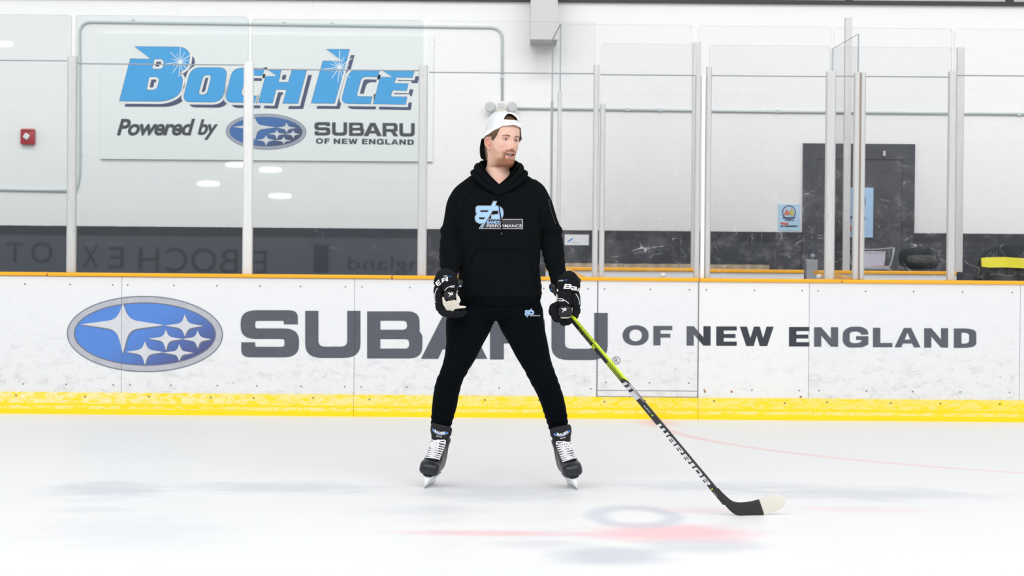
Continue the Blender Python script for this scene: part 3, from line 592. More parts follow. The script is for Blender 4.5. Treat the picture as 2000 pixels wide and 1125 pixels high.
pr(o, 'badge', *fill([ell(1541, 415, 13.5, 14), ell(1541, 415, 11.5, 12)]), M_NAVY, YW - .008); pr(o, 'badge_mark', *fill([rc([(1531, 420), (1535, 408, 2), (1541, 414, 1), (1547, 406, 2), (1551, 420)])]), M_ORG, YW - .008)
pr(o, 'badge_patch', *fill([rc([(1541, 418), (1546, 408, 1), (1551, 415, 1), (1549, 422)])]), M_YEL, YW - .009)
pr(o, 'text_line', *merge2(fill([[(1529, 424), (1553, 424), (1553, 427), (1529, 427)]]), fill([[(1532, 429), (1551, 429), (1551, 431), (1532, 431)]])), M_NAVY, YW - .008)
pr(o, 'red_mark', *fill([rc([(1523, 434, 1), (1540, 435, 2), (1539, 440, 1), (1525, 438, 1)])]), M_RED, YW - .008); pr(o, 'caption', *fill([[(1524, 440.5), (1558, 440.5), (1558, 443), (1524, 443)]]), M_BK, YW - .008)
o = card('poster', 1654, 366, 1705, 464, YW - .036, M_PB2, 'tall light blue poster taped on the dark door', 'poster')
pr(o, 'ring_mark', *fill([ell(1683, 393, 8, 15), ell(1683, 393, 4.5, 10)]), M_NAVY, YW - .038); pr(o, 'text_block', *merge2(fill([[(1656, 422), (1668, 422), (1668, 427), (1656, 427)]]), fill([[(1680, 423), (1690, 423), (1690, 430), (1680, 430)]])), M_NAVY, YW - .038)
pr(o, 'red_mark', *fill([rc([(1656, 440, 2), (1662, 438, 2), (1664, 450, 2), (1657, 456, 2)])]), M_ORG, YW - .038)
o = card('notice', 1103, 458, 1150, 479, YW - .006, M_PW, 'white notice card with a blue slash on the dark band', 'notice')
pr(o, 'blue_slash', *fill([[(1107, 472.5), (1111, 472.5), (1121, 465), (1117, 465)]]), cm('sky_ink', (50, 135, 205)), YW - .008); pr(o, 'text_line', *fill([[(1116, 473), (1130, 473), (1130, 474.2), (1116, 474.2)]]), cm('faint_ink', (190, 200, 212)), YW - .008)
# fire alarm
c = P(54.5, 267, YW - .03); M_FIRE = plain('alarm_red', lin(172, 32, 38), .4, nz=.06); M_STRB = plain('strobe', (.75, .76, .77), .15)
o = empty('fire_alarm', (c.x, YW, c.z - .07), 'red square fire alarm strobe on the wall at the far left', 'alarm'); V, F = rbox(.128, .06, .142, .014); mk('housing', [v + c for v in V], F, M_FIRE, o, True, angle=.6)
V, F = rbox(.05, .03, .05, .008); R = Matrix.Rotation(.6, 4, 'Y'); mk('strobe', [(R @ v) + c + Vector((-.005, -.035, 0)) for v in V], F, M_STRB, o)
V, F = rbox(.1, .012, .012, .003); mk('ridge', [v + c + Vector((0, -.031, .052)) for v in V], F, plain('alarm_dark', lin(140, 25, 30), .4), o)
# conduit
M_COND = plain('galvanised_conduit', lin(190, 199, 200), .4, .1, nz=.06)
def bend(pts, r, n=8):
    out = []
    for i, p in enumerate(pts):
        p = Vector(p)
        if i in (0, len(pts) - 1): out.append(p); continue
        a = (Vector(pts[i - 1]) - p).normalized() * r; b = (Vector(pts[i + 1]) - p).normalized() * r
        for k in range(n + 1):
            t = k / n; out.append((p + a) * (1 - t) ** 2 + p * 2 * t * (1 - t) + (p + b) * t * t)
    return out
def conduit(pix, label, r=.011, Y=YW - .016):
    o = empty('conduit', P(*pix[0], Y), label, 'conduit'); V, F = tube(bend([P(x, y, Y) for x, y in pix], .11), r, 10, (0, 1, 0)); mk('pipe', V, F, M_COND, o, True)
    return o
o = conduit([(150, 368), (156, 352), (155.5, 42.5), (981, 54), (981, 196)], 'grey conduit looping over the blue sign down to the emergency light')
for x, y in ((260, 41), (555, 46), (648, 47), (981, 150), (156, 300)):
    p = P(x, y, YW - .014); V, F = rbox(.03, .026, .03, .005); mk('clamp', [v + p for v in V], F, M_COND, o)
o = conduit([(1011, 211.6), (1500, 218), (2080, 224)], 'long straight grey conduit running right from the emergency light')
for x in (1226, 1289, 1520, 1990):
    p = P(x, 211.5 + (x - 1006) * .0118, YW - .014); V, F = rbox(.04, .03, .03, .005); mk('clamp', [v + p for v in V], F, M_COND, o)
conduit([(-60, 369.5), (131, 373)], 'short grey conduit on the wall at the far left below the alarm')
# emergency light
M_CREAM = plain('cream_plastic', lin(226, 224, 216), .4); M_LENS = plain('lamp_lens', lin(205, 207, 208), .2, nz=.1, sc_=60); M_LH = plain('lamp_head', lin(196, 198, 200), .4)
c = P(979, 209.5, YW - .05); o = empty('emergency_light', (c.x, YW, c.z - .06), 'twin-head emergency light on the wall above the white cap', 'light'); V, F = rbox(.15, .09, .105, .02); mk('housing', [v + c for v in V], F, M_CREAM, o, True, angle=.6)
V, F = rbox(.06, .01, .045, .003); mk('window', [v + c + Vector((0, -.046, .012)) for v in V], F, M_LENS, o)
for s in (-1, 1):
    cc = P(979 + s * (20.5 if s < 0 else 20), 209 + s * .2, YW - .1); d = Vector((s * .35, -1, -.15)).normalized()
    pth = [cc - d * .04, cc - d * .02, cc, cc + d * .018, cc + d * .02]; h_ = mk('lamp_head', *tube(pth, [.02, .04, .046, .047, .043], 20, (0, 0, 1)), M_LH, o, True)
    pth = [cc + d * .0205, cc + d * .024]; mk('lens', *tube(pth, [.04, .036], 20, (0, 0, 1)), M_LENS, h_)
# things standing behind the far right glass
M_GBOX = plain('grey_box', lin(160, 162, 166), .5)
p = P(1584.5, 535, 17.6); o = empty('door_holder', (p.x, 17.6, .02), 'grey box post with a round knob in front of the dark door', 'post'); q = P(1584.5, 507, 17.6); mb = MB(); mb.box(p.x - .05, p.x + .05, 17.55, 17.65, .02, q.z, bev=.006); mb.obj('box', M_GBOX, o)
q = P(1586, 500, 17.6); mk('knob', *tube([q + Vector((0, -.05, 0)), q + Vector((0, -.02, 0))], .021, 16, (0, 0, 1)), M_GBOX, o, True); mb = MB(); mb.box(q.x - .006, q.x + .006, 17.57, 17.6, q.z - .05, q.z + .01); mb.obj('stem', M_GBOX, o)
zct = zc(1700, 526, 17.2); xa, xz = P(1652, 530, 17.2).x, P(1845, 530, 17.2).x
o = empty('counter', ((xa + xz) / 2, 17.2, .02), 'black counter behind the box boards carrying the paper tray and the dark bag', 'counter'); mb = MB(); mb.box(xa, xz, 17.0, 17.55, zct - .04, zct, bev=.005); mb.obj('top', M_BLK, o)
for u in (xa + .04, xz - .04):
    for v in (17.05, 17.5): mb = MB(); mb.box(u - .02, u + .02, v - .02, v + .02, .02, zct - .04); mb.obj('leg', M_BLK, o)
Yt = 17.2; M_BASK = plain('clear_frame', lin(176, 182, 184), .3); o = empty('paper_tray', P(1700, 525, Yt), 'clear-framed tray holding white paper in front of the dark door', 'tray')
V, F = tube([P(x, y, Yt) for x, y in ((1746, 484), (1744, 500), (1739, 519), (1732, 522.5), (1666, 521.5), (1661, 515), (1657, 486))], .009, 8); mk('frame', V, F, M_BASK, o, True)
V, F = tube([P(x, y, Yt) for x, y in ((1657, 486), (1680, 486), (1700, 487.5), (1720, 486.5), (1746, 484))], .005, 8); mk('rim', V, F, M_BASK, o, True)
mk('paper', *(lambda a: (a + [v + Vector((0, .01, 0)) for v in a], [(0, 1, 2, 3), (7, 6, 5, 4), (0, 4, 5, 1), (1, 5, 6, 2), (2, 6, 7, 3), (3, 7, 4, 0)]))([P(x, y, Yt + .03) for x, y in ((1668, 520), (1727, 520), (1730, 491), (1668, 490))]), plain('lavender_paper', lin(214, 212, 226), .6), o)
mk('red_edge', *(lambda a: (a + [v + Vector((0, .01, 0)) for v in a], [(0, 1, 2, 3), (7, 6, 5, 4), (0, 4, 5, 1), (1, 5, 6, 2), (2, 6, 7, 3), (3, 7, 4, 0)]))([P(x, y, Yt + .01) for x, y in ((1701, 522), (1738, 522.5), (1734, 519), (1701, 519.5))]), plain('red_card', lin(196, 60, 58), .5), o)
mb = MB(); a = P(1664, 520, Yt); b = P(1738, 525, Yt); mb.box(a.x, b.x, Yt - .02, Yt + .16, zct, zct + .016); mb.obj('base', M_BASK, o)
M_BLKF = plain('black_vinyl', lin(44, 46, 48), .85, nz=.2, sc_=9, bump=.3, spec=.2); M_OLV = plain('olive_lining', lin(72, 74, 66), .7, nz=.15)
c = P(1795, 505, 17.3); c.z = zct + .096; o = empty('equipment_bag', (c.x, 17.3, c.z - .1), 'dark bag with an olive front between the tray and the right posts', 'bag'); mk('body', *superell(c, (.17, .13, .096), 28, 16, 3.2), M_BLKF, o, True)
mk('olive_panel', *superell(c + Vector((0, -.1, -.01)), (.13, .045, .045), 24, 12, 3.2), M_OLV, o, True)
c = P(1990, 522, 17.2); o = empty('goalie_pad', (c.x, 17.2, .02), 'black padded equipment with a bright yellow strap at the far right', 'pad'); V, F = superell(Vector((c.x, 17.25, (c.z + .1) / 2 + .06)), (.36, .16, (c.z + .16) / 2), 32, 18, 4.5)
V = [v + Vector((0, 0, noise.noise(v * 3) * .03)) for v in V]; mk('body', V, F, M_BLKF, o, True)
Yy = 17.05; top = [(1917, 503.5), (1935, 502.5), (1960, 502), (1985, 503.5), (2010, 505), (2060, 506)]; bot = [(1918, 521), (1935, 522.5), (1955, 522), (1975, 522.5), (2000, 524), (2060, 525)]
ra = [P(x, y, Yy + .01 * math.sin(i * 1.5)) for i, (x, y) in enumerate(top)]; rb = [P(x, y, Yy) for x, y in bot]; V = []; n = len(ra)
for off in (0, .03): V += [v + Vector((0, off, 0)) for v in ra] + [v + Vector((0, off, 0)) for v in rb]
F = []
for i in range(n - 1): F += [(i, n + i, n + i + 1, i + 1), (2 * n + i + 1, 3 * n + i + 1, 3 * n + i, 2 * n + i), (i, i + 1, 2 * n + i + 1, 2 * n + i), (n + i + 1, n + i, 3 * n + i, 3 * n + i + 1)]
F += [(0, 2 * n, 3 * n, n), (n - 1, 2 * n - 1, 4 * n - 1, 3 * n - 1)]
mk('strap', V, F, plain('yellow_strap', lin(242, 228, 40), .5, nz=.05, sc_=8), o, True, angle=.5)
for i, (px, lb) in enumerate(((1295, 'small white puck-shaped knob on the rear board, left of the white strip'), (1600, 'small white knob beside the wide grey post'))):
    p = P(px, 541, YG + .1); o = mk('latch_knob', *superell((p.x, p.y, ZCT + .02), (.022, .022, .02), 16, 10, 2.4), M_PW, None, True); props(o, lb, 'knob')
# ------------------------------------------------------------------ big wall sign
YS = YW - .03; a = P(197, 66, YS); b = P(845, 316, YS); M_SIGN = plain('sign_white', (.80, .815, .815), .4, nz=.02, sc_=3)
sign = empty('wall_sign', ((a.x + b.x) / 2, YS, b.z), 'large white wall sign with blue slanted capitals and an oval star emblem', 'sign')
mb = MB(); zlo = zc(520, 313, YS); mb.box(a.x, b.x, YS, YW, zlo, zc(520, 68, YS)); mb.obj('board', M_SIGN, sign)
M_SKY = plain('sky_blue_print', lin(52, 158, 222), .4, nz=.04, sc_=10); M_DKP = plain('charcoal_print', lin(58, 62, 66), .4)
z6 = lambda pts: rc([((p[0] / 3.75,) + (p[1] / 3.75,) + ((p[2] / 3.75,) if len(p) > 2 else ())) for p in pts])
z7 = lambda pts: rc([((400 + p[0] / 3.75,) + (p[1] / 3.75,) + ((p[2] / 3.75,) if len(p) > 2 else ())) for p in pts])
BI = [[z6([(985, 340), (1340, 345, 45), (1392, 385, 50), (1380, 490, 50), (1308, 535, 10), (1338, 570, 50), (1325, 690, 80), (1220, 742, 80), (875, 740), (955, 430), (1105, 432)]), z6([(1130, 432), (1185, 432, 25), (1203, 450, 20), (1192, 500, 25), (1165, 508, 10), (1113, 504)]), z6([(1092, 562), (1150, 562, 25), (1168, 580, 20), (1150, 650, 30), (1115, 662, 15), (1072, 658)])],
      [z6([(1400, 495, 70), (1665, 497, 60), (1630, 748, 80), (1335, 745, 60)]), z6([(1490, 548, 40), (1552, 548, 30), (1515, 695, 40), (1450, 695, 30)])],
      [z7([(205, 497, 70), (437, 503), (422, 553), (300, 550, 35), (262, 703, 30), (378, 703), (365, 752), (145, 748, 60)])],
      [z7([(455, 505), (560, 507), (538, 603), (612, 603), (640, 507), (747, 508), (682, 757), (572, 757), (600, 657), (522, 655), (495, 755), (393, 752), (445, 560), (530, 558)])],
      [z7([(890, 360), (1060, 362), (950, 757), (780, 755), (865, 447), (1010, 447)])],
      [z7([(1060, 512, 60), (1280, 515), (1265, 563), (1150, 560, 35), (1108, 707, 25), (1225, 708), (1212, 760), (995, 757, 55)])],
      [z7([(1300, 515), (1535, 517), (1520, 568), (1405, 565), (1385, 610), (1490, 613), (1478, 663), (1375, 660), (1360, 708), (1480, 710), (1470, 765), (1235, 760), (1285, 565), (1375, 565)])]]
for L in BI:
    bl = pr(sign, 'letter', *fill(L), M_SKY, YS - .004); pr(bl, 'letter_shadow', *fill([[(p[0] + 10.2, p[1] + 11) for p in c] for c in L]), M_SHD, YS - .002)
    pr(bl, 'letter_border', *merge2(*[outline(c, 5.2) for c in L]), M_SIGN, YS - .003); pr(bl, 'letter_edge', *merge2(*[outline(c, .7) for c in L]), M_SHD, YS - .0036)
def sparkle(cx, cy, R):
    rays = sorted([(90, 1), (65, .7), (35, .95), (12, .6), (-18, .8), (-45, .9), (-75, .7), (-95, .95), (-125, .85), (-150, .55), (-172, 1), (160, .6), (135, .9), (112, .6)]); pts = []
    for k, (an, ln_) in enumerate(rays):
        nx = rays[(k + 1) % len(rays)][0] + (360 if k == len(rays) - 1 else 0); a_ = math.radians(an); b_ = math.radians((an + nx) / 2)
        for q in (-.035, .035): pts.append((cx + R * ln_ * math.cos(a_ + q * .6), cy - R * ln_ * math.sin(a_ + q * .6)))
        pts.append((cx + 3.0 * math.cos(b_), cy - 3.0 * math.sin(b_)))
    return fill([pts])
M_SPK = plain('sparkle_white', (.8, .87, .93), .4)
pr(sign, 'sparkle', *merge2(sparkle(352, 121, 30), sparkle(663, 131, 32)), M_SPK, YS - .005)
pr(sign, 'script_lettering', *merge2(text2d('Powered', 228, 232, 381, 265, .28, .028, .92), text2d('by', 386, 233, 426, 273, .28, .028, .92)), M_DKP, YS - .003)
t = NT('dark_blue_print'); g = t.new('ShaderNodeTexCoord'); sp = t.new('ShaderNodeSeparateXYZ'); t.l.new(g.outputs['Generated'], sp.inputs[0])
t.base(t.mix(t.ramp(t.math('ADD', sp.outputs[0], t.math('MULTIPLY', sp.outputs[2], -.6)), .1, .8), lin(52, 104, 170), lin(62, 62, 92)), .4); M_BLUE2 = t.m; M_SILV2 = plain('mid_silver_print', lin(160, 166, 182), .4)
EM2 = emblem(519.5, 257, .515, .47, .012)
for k, (V, F, c_) in enumerate(EM2): pr(sign, {'b': 'emblem_field', 'r': 'emblem_ring', 'e': 'emblem_outline', 's': 'emblem_stars'}[c_], V, F, {'b': M_BLUE2, 'r': M_SILV2, 'e': M_RIM, 's': M_STAR}[c_], YS - .002 - .0006 * k)
L = [glyph(ch, 614 + (x0 - 470) / 717 * 196, 238.5 + (x0 - 470) / 717 * 2.5, 614 + (x1 - 470) / 717 * 196, 264.5 + (x0 - 470) / 717 * 2.5) for ch, x0, x1 in (('S', 470, 584), ('U', 596, 704), ('B', 717, 825), ('A', 822, 952), ('R', 957, 1070), ('U', 1077, 1187))]
L += [glyph(ch, 617 + (x0 - 1216) / 691 * 191, 270 + (x0 - 1216) / 691 * 2.5, 617 + (x1 - 1216) / 691 * 191, 280.5 + (x0 - 1216) / 691 * 2.5) for ch, x0, x1 in (('O', 1216, 1267), ('F', 1276, 1313), ('N', 1341, 1388), ('E', 1399, 1439), ('W', 1445, 1511), ('E', 1541, 1581), ('N', 1590, 1637), ('G', 1646, 1696), ('L', 1705, 1743), ('A', 1747, 1798), ('N', 1805, 1852), ('D', 1863, 1907))]
for q in L: pr(sign, 'letter', *q, M_DKP, YS - .003)
# ================================================================== the skater
YP0 = 10.4
def W(px, py, d=0.0): return P(px, py, YP0 + d)
UPX = YP0 / FPX
def fabric(name, c, c2, sheen=.15, bump=.25, sc_=900):
    t = NT(name); n = t.noise(t.pos(), 9, 4); t.base(t.mix(n, c, c2), .95, 0, .05); t.b.inputs['Sheen Weight'].default_value = sheen
    t.b.inputs['Sheen Roughness'].default_value = .4; t.bump(t.noise(t.pos(), sc_, 2), bump, .0006); return t.m
M_HOOD = fabric('black_fleece', (.0034, .0046, .0054), (.0056, .0070, .0080), .01)
M_PANT = fabric('black_jersey', (.0020, .0030, .0042), (.0033, .0046, .0062), .01)
M_DEEP = plain('deep_black', (.0012, .0014, .0018), .9, spec=.1); M_LINE = plain('seam_thread', (.0012, .0015, .002), .9, spec=.1)
def colmat(name, rough=.55, sss=0.0, bump=.1, sc_=500, spec=.35):
    t = NT(name); a = t.new('ShaderNodeVertexColor'); a.layer_name = 'Col'; n = t.noise(t.pos(), 260, 3)
    t.base(t.mix(t.math('MULTIPLY', n, .10), a.outputs[0], t.mix(.5, a.outputs[0], (.35, .12, .08))), rough, 0, spec); t.b.inputs['Subsurface Weight'].default_value = sss
    t.b.inputs['Subsurface Radius'].default_value = (.012, .004, .002); t.b.inputs['Subsurface Scale'].default_value = .5
    if bump: t.bump(t.noise(t.pos(), sc_, 3), bump, .001)
    return t.m
M_SKIN = colmat('skin', .5, .12, .08)
person = empty('person', Vector((W(975, 700).x, YP0, 0)), 'person in a black hoodie and backwards white cap standing on skates with feet wide', 'person')
# ------------------------------------------------------------------ head and body
HC = W(981.0, 273.6, 0); YAW = math.radians(33)
RH = Matrix.Rotation(math.radians(4), 4, 'Y') @ Matrix.Rotation(YAW, 4, 'Z')
def H(p, k=1.0):
    p = Vector(p)
    if k >= 1: return HC + RH @ p
    a = RH @ p; b = Matrix.Rotation(YAW, 4, 'Z') @ p; return HC + a * k + b * (1 - k)
# z: half width, front depth, back depth, centre shift back
HT = [(-.45, .15, .085, .08, .0), (-.33, .14, .09, .09, 0), (-.29, .115, .112, .10, 0.0), (-.255, .088, .104, .09, 0.0), (-.225, .076, .082, .075, .004), (-.19, .067, .055, .072, .012), (-.165, .064, .050, .072, .014), (-.15, .060, .052, .072, .014), (-.143, .0585, .066, .070, .008), (-.138, .056, .082, .068, .004), (-.132, .054, .0905, .067, .002), (-.12, .0555, .0935, .066, 0), (-.105, .060, .0925, .067, 0), (-.085, .066, .0925, .070, 0), (-.06, .0705, .0935, .078, 0),
      (-.03, .073, .093, .089, 0), (0, .0755, .0925, .097, 0), (.03, .0765, .0965, .100, 0), (.06, .0755, .094, .098, 0), (.085, .0705, .084, .088, 0), (.105, .060, .068, .073, 0), (.12, .046, .051, .055, 0), (.13, .030, .034, .036, 0), (.136, .012, .014, .014, 0)]
def gz(v, s): return math.exp(-(v / s) ** 2)
def head_pt(phi, z, feat=True, off=0.0):
    a, f, b, sh = interp(HT, z); a *= 1.05
    if z < -.04:
        kj = ss(-.04, -.075, z) * ss(-.175, -.150, z); cc = math.cos(phi); ab = interp([(-.2, .067), (-.14, .066), (-.09, .069), (-.04, .076)], z)[0]; aj = interp([(-.165, .062), (-.15, .056), (-.143, .049), (-.138, .0465), (-.12, .050), (-.105, .055), (-.085, .062), (-.06, .070), (-.04, .076)], z)[0]
        a = a * (1 - kj) + kj * (ab + (aj - ab) * ss(-.25, .5, cc))
    ex = 2.25 if z > -.14 else 2.0
    s, c = math.sin(phi), math.cos(phi); S = lambda q: math.copysign(abs(q) ** (2 / ex), q)
    D = f if c > 0 else b; x = (a + off) * S(s); y = -(D + off) * S(c) + sh
    if feat and c > -.1:
        ax = abs(x); d = 0.0
        # nose
        nz_ = interp([(-.056, 0), (-.050, .012), (-.044, .0235), (-.036, .0290), (-.028, .0240), (-.015, .0165), (0, .010), (.012, .0065), (.022, .004), (.035, 0)], z)[0]
        sx = interp([(-.056, .013), (-.045, .0115), (-.036, .0095), (-.02, .0085), (.0, .0085), (.03, .013)], z)[0]
        d += nz_ * gz(x, sx)
        d += .0088 * gz(ax - .0135, .0062) * gz(z + .042, .0075)
        d -= .0035 * gz(ax - .0225, .005) * gz(z + .044, .01)
        # sockets, brow, cheeks
        d -= .0125 * gz(ax - .031, .0165) * gz(z - .002, .0125)
        d += .0045 * gz(ax - .028, .02) * gz(z - .0215, .008)
        d += .004 * gz(ax - .044, .018) * gz(z + .026, .016)
        d -= .004 * gz(ax - .052, .02) * gz(z + .07, .02)
        # mouth
        z_ = z; z = z - 5 * min(x * x, .0012)
        wl = gz(x, .030)
        d += .0035 * wl * gz(z + .0685, .0040) + .0050 * gz(x, .024) * gz(z + .0880, .0052)
        d += .002 * gz(x, .03) * gz(z + .06, .008)
        op = max(0.0, 1 - (x / .0285) ** 2); hh = .0074 * op ** .6
        if hh > 0: q = abs(z + .078) / hh; d -= .017 * max(0.0, 1 - q ** 4) if q < 1 else 0
        z = z_
        d -= .0035 * gz(x, .03) * gz(z + .1015, .006); d += .006 * gz(x, .022) * gz(z + .121, .012)
        k = max(0.0, min(1.0, c * 2.2 + .1)); y -= d * k
        # beard thickness
    return Vector((x, y, z))
SK = Vector(lin(230, 190, 172)); SK2 = Vector(lin(212, 164, 146)); BRD = Vector(lin(134, 82, 46)); LIP = Vector(lin(200, 122, 118)); DARKM = Vector(lin(48, 18, 18)); STUB = Vector(lin(186, 132, 96))
def ss(a, b, v):
    t = max(0.0, min(1.0, (v - a) / (b - a))); return t * t * (3 - 2 * t)
def beard_w(x, z, phi):
    ax = abs(x); ap = abs(phi); n = noise.noise(Vector((x * 110, z * 110, phi))) * .2 + noise.noise(Vector((x * 500, z * 500, phi * 9))) * .35
    chin = ss(-.088, -.104, z) * ss(.064, .036, ax) * ss(-.150, -.138, z)
    st = ss(.0235, .030, ax) * ss(.050, .032, ax) * ss(-.050, -.070, z) * ss(-.125, -.1, z)
    mo = ss(.040, .024, ax) * ss(-.0665, -.0625, z) * ss(-.0455, -.0565, z)
    low = -.062 - .0 * ap + .052 * ss(1.0, 1.42, ap)
    jaw = ss(.036, .046, ax) * ss(low + .012, low - .012, z) * ss(-.15, -.136, z) * ss(1.62, 1.45, ap)
    strong = max(chin, st, mo * .95)
    return max(0, min(1, strong * (1 + n * .7) - .08)), max(0, min(1, jaw * (.42 + n * .7)))
def skin_col(x, z, phi, y):
    c = SK.copy(); ax = abs(x); front = math.cos(phi) > 0
    n = noise.noise(Vector((x * 60, y * 60, z * 60)))
    c = c.lerp(SK2, max(0, .25 + n * .25))
    if front:
        c = c.lerp(Vector(lin(222, 150, 136)), .5 * gz(ax - .042, .016) * gz(z + .035, .018) + .45 * gz(x, .012) * gz(z + .036, .012))
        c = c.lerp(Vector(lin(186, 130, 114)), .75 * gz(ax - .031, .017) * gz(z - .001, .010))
        b1, b2 = beard_w(x, z, phi); c = c.lerp(STUB, b2 * .85); c = c.lerp(BRD, b1)
        zm = z - 5 * min(x * x, .0012); z_ = z; z = zm
        lipu = ss(-.0650, -.0675, z) * ss(-.074, -.0715, z) * ss(.030, .026, ax); lipl = ss(-.0805, -.083, z) * ss(-.0955 + 8 * x * x, -.0915 + 8 * x * x, z) * ss(.027, .020, ax)
        c = c.lerp(LIP, max(lipu * .8, lipl * .95))
        op = max(0.0, 1 - (x / .0285) ** 2); hh = .0070 * op ** .6
        if hh > .001 and abs(z + .078) < hh: c = DARKM.copy()
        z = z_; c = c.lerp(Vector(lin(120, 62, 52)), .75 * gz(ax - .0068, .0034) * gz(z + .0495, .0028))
    return c
zs = []; z = .136
while z > -.45:
    zs.append(z); z -= .0017 if -.15 < z < .05 else (.004 if z > .05 else (.003 if z > -.17 else .01))
NPH = 220; phs = [(2 * math.pi * k / NPH) for k in range(NPH)]; phs = [p - .5 * math.sin(p) for p in phs]; phs = [p if p <= math.pi else p - 2 * math.pi for p in phs]
body = MB(); V = []; C = []
for z in zs:
    kk = ss(-.26, -.14, z)
    for p in phs:
        q = head_pt(p, z)
        b1, b2 = beard_w(q.x, z, p) if math.cos(p) > 0 else (0, 0)
        if b1 > .2: q.y -= .0022 * b1 + .0012 * noise.noise(q * 400)
        V.append(H(q, kk)); C.append(skin_col(q.x, z, p, q.y))
F = []
for i in range(len(zs) - 1):
    for k in range(NPH): F.append((i * NPH + k, (i + 1) * NPH + k, (i + 1) * NPH + (k + 1) % NPH, i * NPH + (k + 1) % NPH))
V.append(H((0, 0, .137))); C.append(SK); top = len(V) - 1
for k in range(NPH): F.append((top, k, (k + 1) % NPH))
body.V = V; body.F = F; body.M = [0] * len(F); body.C = C
def addc(VF, c):
    V, F = VF; body.add(V, F, 0, c)
# ears
EAR = Vector(lin(224, 166, 148)); EAR2 = Vector(lin(214, 154, 136))
for s in (-1, 1):
    c0 = Vector((s * .0765, -.001, -.024)); ek = .81
    pts = [(.0, -.004, .012), (.004, -.003, .026), (.010, .008, .034), (.016, .021, .030), (.019, .028, .014), (.017, .025, -.004), (.012, .016, -.020), (.006, .006, -.032), (.002, -.003, -.033), (0, -.006, -.022)]
    pth = spline([H(c0 + Vector((s * a, b, c)) * ek) for a, b, c in pts], 5); n = len(pth)
    addc(tube(pth, [.0028 + .0014 * math.sin(math.pi * i / n) + (.0035 if i > n * .68 else 0) * math.sin(math.pi * (i - n * .68) / (n * .32)) for i in range(n)], 10), EAR)
    V_, F_ = superell((0, 0, 0), (.0035, .014, .0225), 16, 10, 2.0); Rm = Matrix.Rotation(-s * .5, 4, 'Z'); addc(([H(c0 + Vector((s * .0052, .0075, 0)) + Rm @ v) for v in V_], F_), EAR2)
    V_, F_ = superell((0, 0, 0), (.005, .005, .008), 12, 8, 2.0); addc(([H(c0 + Vector((s * .006, -.004, -.004)) + v) for v in V_], F_), EAR)
# eyelids
LID = Vector(lin(208, 152, 136)); EYP = {}
for s in (-1, 1):
    ec = Vector((s * .0315, -.0695, .0005)); EYP[s] = ec; R = .0137
    for lo, hi, col in ((15, 85, LID), (-85, -19, LID)):
        V_ = []; na, ne = 20, 10
        for i in range(ne + 1):
            for k in range(na + 1):
                az = math.radians(-82 + 164 * k / na); u = abs(az) / math.radians(82)
                l2 = lo + (hi - lo) * i / ne
                if lo > 0: l2 = (lo * (1 - u * u * .9)) + (hi - lo * (1 - u * u * .9)) * i / ne
                else: h_ = hi * (1 - u * u * .9); l2 = lo + (h_ - lo) * i / ne
                el = math.radians(l2); V_.append(H(ec + Vector((R * 1.12 * math.cos(el) * math.sin(az), -R * math.cos(el) * math.cos(az), R * math.sin(el)))))
        F_ = [(i * (na + 1) + k, i * (na + 1) + k + 1, (i + 1) * (na + 1) + k + 1, (i + 1) * (na + 1) + k) for i in range(ne) for k in range(na)]
        addc((V_, F_), col)
    # lash line
    pth = [H(ec + Vector((R * 1.13 * math.sin(a), -R * 1.01 * math.cos(a) * math.cos(math.radians(15 * (1 - (a / 1.43) ** 2 * .9))), R * math.sin(math.radians(15 * (1 - (a / 1.43) ** 2 * .9)))))) for a in [(-1.3 + 2.6 * k / 14) for k in range(15)]]
    addc(tube(pth, .0007, 6), Vector(lin(96, 62, 48)))
# trunk, arms and legs under the clothes (continuous with the neck)
def wt(pts, r): return tube(spline([W(*p) for p in pts], 4), r, 14)
for P_ in ([(905, 383, .01), (890, 420, .01), (881, 480, 0), (878, 525, -.09), (875, 552, -.15)], [(1044, 380, .01), (1063, 420, .01), (1079, 480, 0), (1087.5, 528, -.05), (1095, 555, -.08)]):
    pth = spline([W(*p) for p in P_], 5); addc(tube(pth, [.038 - .026 * i / len(pth) for i in range(len(pth))], 14), SK)
for P_ in ([(925, 600, .01), (914, 660, -.01), (889, 720, -.04), (869, 790, .01), (861, 834, .045), (860, 846, .05)], [(1018, 600, .01), (1030, 660, -.01), (1052, 722, -.04), (1080, 790, .01), (1092, 838, .045), (1094, 850, .05)]):
    pth = spline([W(*p) for p in P_], 5); addc(tube(pth, [.065 - .035 * i / len(pth) for i in range(len(pth))], 14), SK)
pth = [W(975, y, 0) for y in (380, 420, 470, 520, 570, 615)]; addc(tube(pth, [.13, .13, .13, .13, .13, .11], 20, (0, 1, 0), [.08, .085, .08, .08, .08, .07]), SK)
